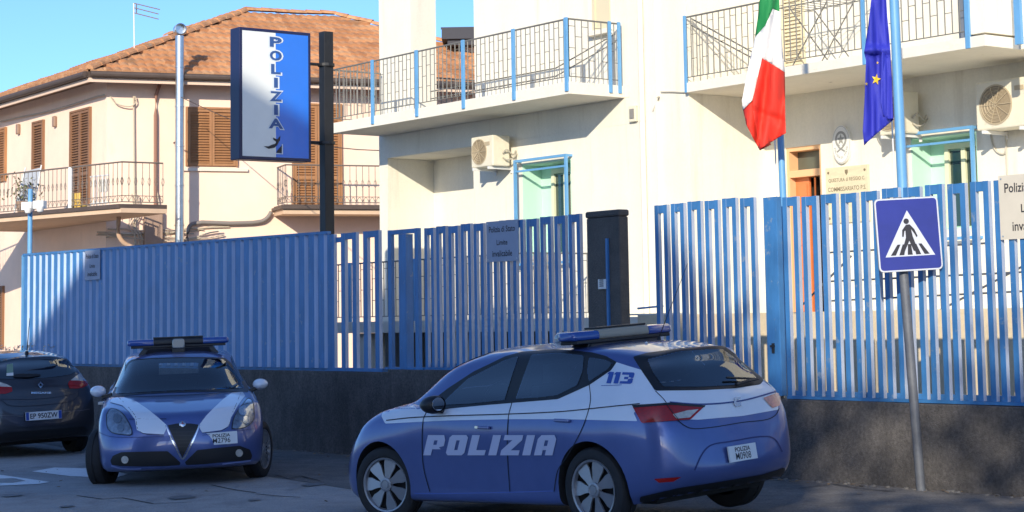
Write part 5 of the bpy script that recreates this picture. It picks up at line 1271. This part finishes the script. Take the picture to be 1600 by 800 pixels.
# glass
SW1 = [(690, 634), (700, 622), (732, 592), (790, 563), (811, 557), (800, 590), (789, 626), (740, 631)]; SW2 = [(806, 624), (818, 590), (831, 555), (870, 552), (913, 556), (911, 580), (903, 602), (872, 618), (840, 622)]
QW = [(921, 559), (948, 563), (957, 568), (950, 578), (921, 597), (918, 580)]; RWp = [(1012, 562), (1060, 550), (1110, 546), (1128, 546), (1158, 567), (1184, 594), (1150, 602), (1100, 605), (1036, 605), (1020, 583)]
WSp = [(2.36, -.55), (2.47, -.30), (2.50, 0), (2.47, .30), (2.36, .55), (1.66, .42), (1.71, .2), (1.72, 0), (1.71, -.2), (1.66, -.42)]
car.hollow(); car.window_holes([SW1, SW2, QW], [RWp], [WSp]); car.interior()
tr_ = car.drape('window_surround', [(662, 637), (700, 607), (740, 581), (790, 557), (815, 550), (870, 546), (925, 551), (948, 557), (964, 566), (955, 579), (921, 602), (872, 624), (800, 630), (740, 635), (690, 640), (668, 642)], trim, .004, rc=2, mirror=True, step=1.5, holes=[SW1, SW2, QW])
car.drape('side_window', [(690, 634), (700, 622), (732, 592), (790, 563), (811, 557), (800, 590), (789, 626), (740, 631)], glass, .007, rc=3, mirror=True)
car.drape('side_window', [(806, 624), (818, 590), (831, 555), (870, 552), (913, 556), (911, 580), (903, 602), (872, 618), (840, 622)], glass, .007, rc=3, mirror=True)
car.drape('quarter_window', [(921, 559), (948, 563), (957, 568), (950, 578), (921, 597), (918, 580)], glass, .007, rc=2, mirror=True)
car.drape('rear_surround_spoiler_shade', [(989, 558), (1010, 552), (1060, 545), (1110, 541), (1131, 541), (1165, 565), (1193, 594), (1188, 601), (1150, 607), (1100, 610), (1024, 611), (1006, 585)], trim, .004, rc=3, step=1.5, holes=[RWp])  # black surround; its top band also paints the spoiler's shadow
car.drape('rear_window', [(1012, 562), (1060, 550), (1110, 546), (1128, 546), (1158, 567), (1184, 594), (1150, 602), (1100, 605), (1036, 605), (1020, 583)], glass, .007, rc=4)
# windscreen via body coordinates
car.drape('windscreen', [(2.36, -.55), (2.47, -.30), (2.50, 0), (2.47, .30), (2.36, .55), (1.66, .42), (1.71, .2), (1.72, 0), (1.71, -.2), (1.66, -.42)], glass, .005, mode=('z', 1))
# door seams and handles
car.line('door_gap', [[(668, 642), (662, 655), (660, 690), (662, 730), (672, 768)], [(801, 627), (795, 650), (793, 700), (797, 768)], [(921, 600), (923, 625), (918, 648), (905, 680), (885, 715), (872, 735), (866, 768)]], seam, 1.3, mirror=True)
car.line('sill_crease_highlight', [[(648, 771), (700, 771), (800, 769), (866, 767)]], mat('sill_highlight', (.10, .16, .5), .25, coat=1), 1.4, mirror=True)  # lighter blue strip paints the highlight along the sill crease
for (x, y) in ((756, 668), (880, 657)):
    h, nn = car.camhit(x, y); g = MB(); p = car.M @ h; fx = (car.M.to_3x3() @ Vector((1, 0, .04))).normalized(); fy = (car.M.to_3x3() @ Vector((0, 1, .1))).normalized(); fz = fx.cross(fy)
    g.obox(p+fy*.018, fx*.085, fy*.012, fz*.013); g.build('door_handle', pol_blue, car.t, bev=.008); 
    if x < 800: g = MB(); g.obox(p+fy*.032+fx*.06, fx*.018, fy*.003, fz*.010); g.build('lock_cover', chrome, car.t)
# writing
car.text('police_lettering', '', 766, 695.5, 208, 31.5, mat('reflective_lettering', (.52, .54, .70), .5), custom=block_word('POLIZIA'), off=.006)
car.text('number_lettering', '', 970, 591, 44, 18, mat('number_blue', (.04, .10, .38), .5), custom=block_word('113', .1), off=.006, slope=.03)
car.line('script_lettering', [[(940, 603), (972, 602)]], MATS['number_blue'], .8, off=.006)
# lamps
car.drape('tail_light', [(989, 636), (1048, 632), (1099, 636), (1078, 656), (1003, 661)], redl, .010, rc=2)
car.drape('reversing_light', [(1050, 648), (1072, 642), (1090, 640), (1076, 653), (1056, 655)], clear, .013, rc=1)
car.line('lamp_gap', [[(1040, 632), (1052, 648), (1060, 658)]], seam, 1.2, off=.014)
car.drape('lamp_rim', [(988, 634), (1048, 630), (1101, 634), (1099, 637), (1048, 633.5), (991, 638)], trim, .012)
car.drape('tail_light', [(1191, 622), (1214, 614), (1218, 620), (1217, 634), (1206, 638)], mat('tail_light_sunlit', (.75, .30, .20), .25, coat=1, noise=[(20, .3, V1)]), .010, rc=2)  # right lamp coloured brighter than the left, sunlight put into the colour
car.drape('rear_reflector', [(1022, 748), (1064, 745), (1052, 752), (1030, 754)], redl, .006)
# badge
car.drape('badge', [[(1146, 622), (1156, 621), (1156, 624), (1149, 625), (1149, 629), (1156, 628), (1157, 635), (1148, 636), (1145, 631)]], chrome, .012, rc=.6)
# wiper
h1, _ = car.camhit(1131, 594); h2, _ = car.camhit(1181, 596); h0, _ = car.camhit(1146, 605)
g = MB(); up_ = car.M.to_3x3() @ Vector((-.03, 0, .02)); A1, A2, A0 = car.M @ h1+up_, car.M @ h2+up_, car.M @ h0+up_
g.tube([A0, (A0+A2)/2+up_*.4, A2], [.016, .012, .008], 6); g.tube([A1, A2], .009, 5); g.build('rear_wiper', trim, car.t)
# lower bumper + plate
car.drape('bumper_diffuser', [(1000, 776), (1060, 762), (1120, 753), (1190, 741), (1226, 730), (1226, 746), (1190, 760), (1120, 772), (1000, 792)], trim, .004, rc=3)
car.line('bumper_crease_shade', [[(1085, 735), (1098, 708), (1110, 696), (1140, 690), (1200, 682), (1212, 688), (1222, 706)]], mat('bumper_shadow_line', (.02, .03, .14), .5), 2.2, off=.003)  # dark strip paints the shade along the bumper crease
car.line('tailgate_gap', [[(1024, 611), (1040, 628), (1048, 645), (1060, 658), (1078, 669), (1110, 668), (1160, 660), (1200, 655), (1212, 648), (1217, 638)]], seam, 1.3)
h, nn = car.camhit(1157, 707); c = car.M @ (h+Vector((-.02, 0, 0))); ax = car.M.to_3x3() @ Vector((0, -1, 0)); ay = car.M.to_3x3() @ Vector((.10, 0, 1)).normalized(); an = ax.cross(ay)*-1
if (CAMP-c).dot(an) < 0: an = -an
g = MB(); g.obox(c, ax*.165, ay*.062, an*.006); pl_ = g.build('number_plate', plate_w, car.t)
g = MB(); put_text(g, 'POLIZIA', c+an*.0075+ay*.030, ax, ay, width=.18, height=.036, bold=.02); put_text(g, 'M0908', c+an*.0075-ay*.022, ax, ay, width=.18, height=.055, bold=.005); g.build('lettering', ink, pl_, fixn=False)
# mirrors
for s_ in (1, -1):
    g = car.L(); g.lathe((1.80, s_*.93, 1.03), (1, s_*.15, 0), [(0, .11), (.05, .10), (.085, .05), (.098, 0), (.095, -.05), (.08, -.065)], 18)
    for v in range(len(g.v)): q = g.v[v]; q.z = 1.03+(q.z-1.03)*.80; q.y = s_*.93+(q.y-s_*.93)*1.15
    o_ = g.build('door_mirror', trim, smooth=True, auto=50)
    g = car.L(); g.lathe((1.735, s_*.925, 1.035), (-1, s_*-.10, .03), [(0, .004), (.072, .004), (.075, 0)], 18)
    for v in range(len(g.v)): q = g.v[v]; q.z = 1.035+(q.z-1.035)*.78
    g.build('mirror_glass', mirr, o_, smooth=False)
    g = car.L(); g.obox((1.82, s_*.82, .965), (.05, 0, 0), (0, .07, .02), (0, 0, .025)); g.build('mirror_arm', trim, o_, bev=.01)
# front lamps and grille
for s_ in (1,):
    car.drape('headlight', [(.60, .69), (.80, .74), (.80, .80), (.62, .80), (.42, .74), (.45, .68)], headm, .006, mode=('x', 1), mirror=True, rc=.02)
car.drape('grille', [(-.38, .62), (.38, .62), (.34, .74), (-.34, .74)], trim, .005, mode=('x', 1)); car.drape('lower_intake', [(-.45, .28), (.45, .28), (.5, .42), (-.5, .42)], trim, .005, mode=('x', 1))
# roof antenna
h, nn = car.camhit(1030, 527); g = car.L(); g.lathe(h, (0, 0, 1), [(.02, -.01), (.012, .03), (0, .03)], 10); g.tube([h+Vector((0, 0, .02)), h+Vector((-.35, -.05, .62))], [.004, .002], 5); g.build('aerial', trim, smooth=True)
h, nn = car.camhit(1010, 537); g = car.L(); g.lathe(h, (0, 0, 1), [(.012, 0), (.012, .012), (0, .018)], 10); g.build('roof_stud', white, smooth=True)
# light bar
def lightbar(car, x, z0, spot, hw=.62, speaker=True, foot=.07):
    g = car.L(); g.lbox(x-.10, x+.10, -hw+.04, hw-.04, z0, z0+.03); b0 = g.build('light_bar', trim, bev=.008)
    for s_ in (1, -1):
        g = car.L(); prof = rcorner([(-.11, .028), (.11, .028), (.10, .105), (-.10, .105)], .035, 4); n = len(prof)
        y0, y1 = s_*.30, s_*hw
        ring_ = []
        for y, k in ((y0, 1), (y1-s_*.04, 1), (y1-s_*.012, .86), (y1, .6)): ring_ += [(x+p[0]*k, y, z0+.065+(p[1]-.065)*k) for p in prof]
        g.add(ring_, [(r_*n+i, r_*n+(i+1) % n, (r_+1)*n+(i+1) % n, (r_+1)*n+i) for r_ in range(3) for i in range(n)]+[list(range(n)), list(range(3*n, 4*n))])
        g.build('beacon_dome', beacon, b0, smooth=True, auto=40)
        g = car.L(); g.prism([(x-.09, s_*.42, z0), (x+.09, s_*.42, z0), (x+.11, s_*.50, z0-.10), (x-.11, s_*.50, z0-.10)], (0, -s_*foot, 0)); g.build('mounting_foot', trim, b0)
    g = car.L(); prof = rcorner([(-.105, .028), (.105, .028), (.095, .112), (-.095, .112)], .03, 4); n = len(prof)
    g.prism([(x+p[0], -.298, z0+p[1]) for p in prof], (0, .596, 0)); g.build('speaker_housing', mat('speaker_grey', (.30, .27, .20), .35, coat=.6) if speaker else trim, b0, smooth=True, auto=40)
    g = car.L(); g.lbox(x-.07, x+.07, -.30, .30, z0+.1125, z0+.128); g.build('message_panel', trim, b0, bev=.004)
    g = car.L(); g.prism([(x-.10, -.40, z0-.001), (x-.10, .40, z0-.001), (x-.13, .47, z0-.085), (x-.13, -.47, z0-.085)], (.20, 0, 0)); g.build('base_plinth', trim, b0, bev=.01)
    if spot and not speaker:
        sxx, sz_ = spot; g = car.L(); P_ = rcorner([(-.078, -.03), (.078, -.03), (.072, .085), (-.072, .085)], .035, 4); g.prism([(sxx-.07, p.x, sz_+p.y) for p in P_], (.15, 0, 0)); g.build('search_light', mat('searchlight_lens', (.34, .34, .24), .2, coat=1), b0, smooth=True, auto=40, bev=.012)
        g = car.L(); g.lbox(sxx-.06, sxx+.075, -.078, .078, sz_-.085, sz_-.031); g.build('search_light_foot', trim, b0, bev=.008)
    elif spot:
        g = car.L(); sxx, sz_ = spot; g.lathe((sxx, 0, sz_), (1, 0, 0), [(0, .06), (.045, .058), (.058, .045), (.062, -.05), (.045, -.08), (0, -.09)], 20)
        for v in g.v: v.z = max(v.z, sz_-.065)
        g.build('search_light', mat('searchlight_lens', (.30, .31, .29), .2, coat=1), b0, smooth=True, auto=50)
        g = car.L(); g.lbox(sxx-.05, sxx+.05, -.06, .06, sz_-.12, sz_-.066); g.build('search_light_foot', trim, b0)
lightbar(car, .46, 1.462, (1.10, 1.50), .60, True, .16)
wheel(car, 2.636, .775, .330, .333, 15, .240, 'paddle', 1); wheel(car, 2.636, -.775, .330, .333, 15, .240, 'paddle', -1)
wheel(car, 0, .775, .330, .333, 0, .240, 'paddle', 1); wheel(car, 0, -.775, .330, .333, 0, .240, 'paddle', -1)
g = car.L(); g.lbox(-.45, 3.2, -.62, .62, .20, .30); g.build('underbody', MATS['rubber'])
# ---------------- front-facing police hatchback
GM = carpose(-79.68, .7, -1.23, -4.277, 24.67, -.012)
rowsG = []
for i, r_ in enumerate(rows0):
    q = []
    for j, (x, y, z) in enumerate(r_):
        if x > 2.2: x = 2.2+(x-2.2)*1.045
        y *= 1.03
        if i >= 8 and j <= 8: x += {8: .08, 9: .20, 10: .26, 11: .26, 12: .25}.get(i, .2)*_cw[j]
        if i >= 10: y *= 1.04
        if i in (6, 7) and j <= 5: z += .02
        if i in (5,) and j <= 4: z += .03
        if i in (3, 4) and j <= 3: z += .01
        q.append((x, y, z))
    rowsG.append(q)
wg_ = [(2.634, .80, .325), (2.634, -.80, .325), (0, .80, .325), (0, -.80, .325)]
car = Car('police_hatchback', 'blue and white police hatchback facing the camera with a V-shaped grille and roof searchlight', GM, rowsG, pol_blue, wg_, .365)
F_ = lambda pts: [(a/2.5, 480+b/2.5) for a, b in pts]
# bonnet bands
car.drape('white_bonnet_band', F_([(438, 356), (480, 352), (530, 368), (575, 398), (618, 432), (652, 462), (648, 480), (640, 497), (560, 492), (535, 480), (528, 440), (505, 410), (478, 385), (430, 372)]), pol_white, .005, rc=1, step=2.5)
car.drape('white_bonnet_band', F_([(948, 332), (905, 336), (870, 362), (835, 395), (805, 425), (782, 455), (778, 470), (790, 490), (865, 480), (893, 465), (903, 430), (925, 392), (945, 362), (958, 348)]), pol_white, .005, rc=1, step=2.5)
car.line('bonnet_gap', [F_([(462, 352), (500, 390), (530, 430), (538, 475), (560, 493), (640, 500)]), F_([(940, 335), (925, 375), (905, 420), (893, 462), (865, 482), (790, 492)]), F_([(505, 438), (580, 437), (650, 437)])], seam, .8, off=.005)
WG = F_([(448, 340), (462, 310), (505, 222), (525, 210), (600, 205), (700, 202), (800, 202), (868, 204), (888, 220), (930, 272), (955, 318), (850, 322), (700, 326), (560, 333)])
car.hollow(); _p = [car.camhit(*p)[0] for p in WG]; car.window_holes([], [], [[(p.x, p.y) for p in _p]])
for sd_ in (1, -1): car.prism_cut([(1.85, 1.09), (1.5, 1.22), (1.1, 1.33), (.6, 1.35), (.1, 1.32), (-.05, 1.25), (.2, 1.13), (1.0, 1.08)], 1, *sorted((sd_*.25, sd_*1.3)))
car.prism_cut([(-.48, 1.12), (.48, 1.12), (.40, 1.30), (-.40, 1.30)], 0, -1.4, -.12); car.finish_smooth(); car.interior()
car.drape('windscreen_surround', F_([(433, 352), (452, 310), (498, 218), (515, 205), (600, 199), (700, 196), (800, 196), (875, 198), (895, 212), (940, 262), (975, 322), (965, 332), (850, 330), (700, 334), (560, 340)]), trim, .004, rc=2, step=1.2, holes=[WG])
car.drape('windscreen', F_([(448, 340), (462, 310), (505, 222), (525, 210), (600, 205), (700, 202), (800, 202), (868, 204), (888, 220), (930, 272), (955, 318), (850, 322), (700, 326), (560, 333)]), glass, .007, rc=3)
# seats glimpsed: dark headrest silhouette is a reflection in the photo, skipped
for pts, nm in ((F_([(418, 420), (432, 400), (455, 402), (480, 418), (500, 445), (515, 478), (515, 498), (480, 498), (440, 490), (422, 470)]), 'a'), (F_([(905, 475), (910, 440), (925, 410), (945, 385), (970, 358), (985, 368), (990, 400), (988, 440), (965, 465), (930, 476)]), 'b')):
    o_ = car.drape('headlight', pts, headm, .008, rc=4)
    xs_ = [p[0] for p in pts]; ys_ = [p[1] for p in pts]; cx, cy = sum(xs_)/len(xs_), sum(ys_)/len(ys_)
    car.line('headlight_rim', [pts+[pts[0]]], trim, 1.2, off=.010, par=o_)
    for dx, dy, r_ in ((-2, -6, 6.5), (3, 8, 5.5)):
        car.drape('reflector', [(cx+dx+r_*cos(k*pi/8), cy+dy+r_*1.1*sin(k*pi/8)) for k in range(16)], MATS['chrome'] if nm == 'b' else mat('lamp_reflector_shaded', (.25, .27, .3), .15, metal=.8), .012, par=o_)  # left reflectors are a shaded copy of the bright right pair
# grille
tri = F_([(655, 462), (690, 455), (745, 455), (778, 460), (712, 588)])
gr_ = car.drape('grille', tri, trim, .006, rc=1)
car.line('grille_mesh', [F_([(665+k*6, 475+k*14), (768-k*6, 473+k*14)]) for k in range(8)], mat('grille_bar', (.05, .05, .055), .35, metal=.6), .7, off=.010, par=gr_)
car.line('grille_surround', [F_([(648, 462), (660, 492), (685, 545), (705, 583), (713, 592), (722, 583), (745, 540), (768, 490), (779, 460)])], chrome, 2.2, off=.014, par=gr_)
g = MB(); h, nn = car.camhit(285, 663); ct = car.M @ (h+nn*.012); nw = (car.M.to_3x3() @ nn).normalized()
g.lathe(ct, nw, [(.036, -.012), (.036, 0), (.030, .004), (0, .005)], 20); bd_ = g.build('badge', chrome, car.t, smooth=True, auto=40)
g = MB(); g.obox(ct+nw*.006, RT*.004, UPV*.022, nw*.001); g.obox(ct+nw*.006, RT*.018, UPV*.004, nw*.0012); g.build('badge_cross', mat('badge_red', (.35, .03, .04), .4), bd_)
# intakes, fogs
car.drape('lower_intake', F_([(432, 600), (442, 580), (475, 566), (560, 564), (655, 562), (705, 606), (702, 616), (640, 620), (560, 622), (470, 620), (438, 615)]), trim, .005, rc=1.5)
car.drape('lower_intake', F_([(722, 605), (770, 558), (860, 548), (935, 541), (975, 556), (984, 580), (978, 596), (930, 600), (870, 605), (800, 612), (728, 616)]), trim, .005, rc=1.5)
for (x, y) in ((490, 595), (932, 569)):
    car.drape('fog_lamp', [(x/2.5+6.8*cos(k*pi/10), 480+y/2.5+7*sin(k*pi/10)) for k in range(20)], trim, .010); 
    car.drape('fog_lamp', [(x/2.5+5.6*cos(k*pi/10), 480+y/2.5+5.8*sin(k*pi/10)) for k in range(20)], clear, .014)
car.line('bumper_edge_highlight', [F_([(436, 618), (470, 628), (520, 631), (552, 630)]), F_([(868, 612), (900, 607), (940, 603), (978, 598)])], mat('bumper_highlight', (.20, .26, .55), .3, coat=1), 2.2, off=.007)  # pale strips paint the highlight on the bumper's lower edge
car.line('bumper_crease_shade', [F_([(385, 488), (430, 505), (540, 508), (640, 505)]), F_([(790, 500), (880, 490), (990, 475)])], mat('bumper_shadow_line', (.02, .03, .14), .5), .8, off=.004)  # dark strips paint the shade in the front bumper crease
car.drape('lower_lip', F_([(380, 640), (440, 648), (560, 640), (700, 634), (860, 628), (985, 612), (985, 630), (860, 650), (700, 655), (560, 662), (440, 665), (382, 655)]), trim, .004, rc=1)
h, nn = car.camhit(346, 684.5); c = car.M @ (h+Vector((.02, 0, 0))); ax = RT*.998+Vector((0, .10, .0)); ax.normalize(); an = (CAMP-c).normalized(); an.z = 0; an.normalize(); ay = Vector((0, 0, 1)); ax = ay.cross(an); ax = (ax+Vector((0, 0, .05))).normalized(); ay = an.cross(ax)
g = MB(); g.obox(c, ax*.172, ay*.066, an*.006); pl_ = g.build('number_plate', plate_w, car.t)
g = MB(); put_text(g, 'POLIZIA', c+an*.0075+ay*.032, ax, ay, width=.19, height=.036, bold=.02); put_text(g, 'M2796', c+an*.0075-ay*.022, ax, ay, width=.19, height=.055, bold=.005); g.build('lettering', ink, pl_, fixn=False)
# mirrors
for s_ in (1, -1):
    g = car.L(); g.lathe((1.95, s_*.955, 1.035), (1, 0, 0), [(0, .12), (.05, .11), (.085, .06), (.10, 0), (.098, -.04), (.0, -.05)], 20)
    for q in g.v: q.z = 1.035+(q.z-1.035)*.66; q.y = s_*.94+(q.y-s_*.955)*.92
    o_ = g.build('door_mirror', pol_white, smooth=True, auto=60)
    g = car.L(); g.obox((1.95, s_*.84, .975), (.04, 0, 0), (0, .06, .02), (0, 0, .022)); g.build('mirror_arm', trim, o_, bev=.01)
h, nn = car.camhit(161, 631); g = MB(); g.obox(car.M @ (h+nn*.02), RT*.03, FWD*.05, UPV*.015); g.build('door_handle', clear, car.t, bev=.008)
for sd_ in (1, -1): car.drape('side_window', [(1.9, 1.06), (1.5, 1.22), (1.1, 1.34), (.6, 1.36), (.1, 1.33), (-.1, 1.25), (.2, 1.12), (1.0, 1.06)], glass, .005, mode=('y', sd_), rc=.04)
lightbar(car, 1.0, 1.495, (1.22, 1.515), .61, speaker=False)
wheel(car, 2.634, .85, .325, .325, -20, .225, 'multi', 1); wheel(car, 2.634, -.87, .325, .325, -20, .225, 'multi', -1)
wheel(car, 0, .79, .325, .325, 0, .225, 'multi', 1); wheel(car, 0, -.79, .325, .325, 0, .225, 'multi', -1)
g = car.L(); g.lbox(-.45, 3.2, -.62, .62, .20, .30); g.build('underbody', MATS['rubber'])
# ---------------- dark hatchback at the left edge (rear view)
MM = carpose(127.35, .59, -1.46, -6.958, 27.349, -.062)
rowsM = []
for i, r_ in enumerate(rows0):
    q = []
    for j, (x, y, z) in enumerate(r_):
        y *= 1.01
        if i >= 8: z += .012+.004*(i-8); y *= 1.04
        q.append((x, y, z))
    rowsM.append(q)
car = Car('parked_hatchback', 'dark grey hatchback at the left edge', MM, rowsM, car_dark, wl_, .355)
car.t['label'] = 'dark grey hatchback parked at the left edge behind the front-facing police car'
N_ = lambda pts: [(a/5, 530+b/5) for a, b in pts]
car.drape('rear_window', N_([(-260, 250), (-200, 160), (-60, 150), (70, 140), (200, 132), (350, 128), (500, 138), (540, 165), (585, 225), (598, 250), (560, 275), (480, 290), (330, 306), (100, 312), (-100, 312)]), glass, .006, rc=3)
car.drape('tail_light', N_([(528, 345), (545, 325), (620, 322), (685, 330), (682, 362), (640, 380), (600, 388), (540, 385)]), redl, .010, rc=1)
car.drape('lamp_upper', N_([(548, 325), (590, 292), (622, 268), (660, 280), (687, 300), (684, 330), (620, 328)]), clear, .012, rc=1)
car.drape('tail_light', N_([(-120, 370), (0, 368), (60, 372), (93, 378), (95, 410), (40, 428), (-120, 428)]), redl, .010, rc=1)
car.drape('lamp_upper', N_([(-120, 335), (0, 338), (50, 355), (92, 377), (0, 374), (-120, 374)]), clear, .012, rc=1)
car.line('tailgate_gap', [N_([(-100, 480), (10, 478), (60, 515), (180, 524), (400, 508), (560, 482), (610, 440), (612, 395)])], seam, 1.0)
car.line('lower_window_line', [N_([(-100, 465), (100, 470), (250, 470), (450, 452), (590, 425)])], seam, .8)
car.line('bumper_line', [N_([(480, 570), (560, 562), (640, 556), (700, 545)]), N_([(-50, 600), (80, 595), (180, 605)])], mat('bumper_pale_line', (.10, .10, .11), .4), .9)
# diamond badge (open rhombus)
def rh(s_): return [(63+s_*4.6*dx, 602+s_*5.4*dy) for dx, dy in ((0, -1), (1, 0), (0, 1), (-1, 0))]
o_, i_ = rh(1), rh(.45)
car.drape('badge', [[o_[k], o_[(k+1) % 4], i_[(k+1) % 4], i_[k]] for k in range(4)], chrome, .012, smooth=False)
car.text('model_lettering', 'MEGANE', 64, 614, 31, 3.2, MATS['chrome'], off=.010)
car.drape('window_sticker', N_([(52, 200), (100, 190), (104, 290), (50, 290)]), mat('sticker_green', (.16, .26, .20), .6), .010); car.drape('window_sticker', N_([(50, 270), (103, 264), (104, 288), (50, 290)]), white, .012)
car.drape('rear_wiper', N_([(100, 288), (150, 276), (300, 278), (320, 290), (230, 304), (110, 305)]), trim, .02, rc=1)
h, nn = car.camhit(67, 649); c = car.M @ (h+Vector((-.03, 0, 0))); ax = car.M.to_3x3() @ Vector((0, -1, 0)); ay = car.M.to_3x3() @ Vector((.06, 0, 1)).normalized(); an = ax.cross(ay)
if (CAMP-c).dot(an) < 0: an = -an
g = MB(); g.obox(c, ax*.262, ay*.057, an*.006); pl_ = g.build('number_plate', plate_w, car.t)
g = MB(); 
for s_ in (-1, 1): g.obox(c+ax*.238*s_, ax*.022, ay*.054, an*.0068)
g.build('blue_band', plate_r, pl_)
g = MB(); put_text(g, 'EP 950ZW', c+an*.008, ax, ay, width=.40, height=.072, bold=.02); g.build('lettering', ink, pl_, fixn=False)
h, nn = car.camhit(42, 553); g = car.L(); g.lathe(h, (0, 0, 1), [(.03, -.01), (.02, .04), (0, .04)], 10); g.tube([h+Vector((0, 0, .02)), h+Vector((-.12, 0, .50))], [.008, .004], 5); g.build('aerial', trim, smooth=True)
g = car.L(); g.obox((1.83, -.95, 1.03), (.07, 0, 0), (0, .10, 0), (0, 0, .07)); g.build('door_mirror', car_dark, bev=.04); g = car.L(); g.obox((1.83, .95, 1.03), (.07, 0, 0), (0, .10, 0), (0, 0, .07)); g.build('door_mirror', car_dark, bev=.04)
for x in (2.636, 0):
    for s_ in (1, -1): wheel(car, x, s_*.78, .316, .316, 0, .212, 'paddle', s_)
car.drape('bumper_lower', [(-.62, .20), (.62, .20), (.66, .34), (.58, .40), (-.58, .40), (-.66, .34)], trim, .004, mode=('x', -1))
g = car.L(); g.lbox(-.45, 3.2, -.62, .62, .20, .30); g.build('underbody', MATS['rubber'])
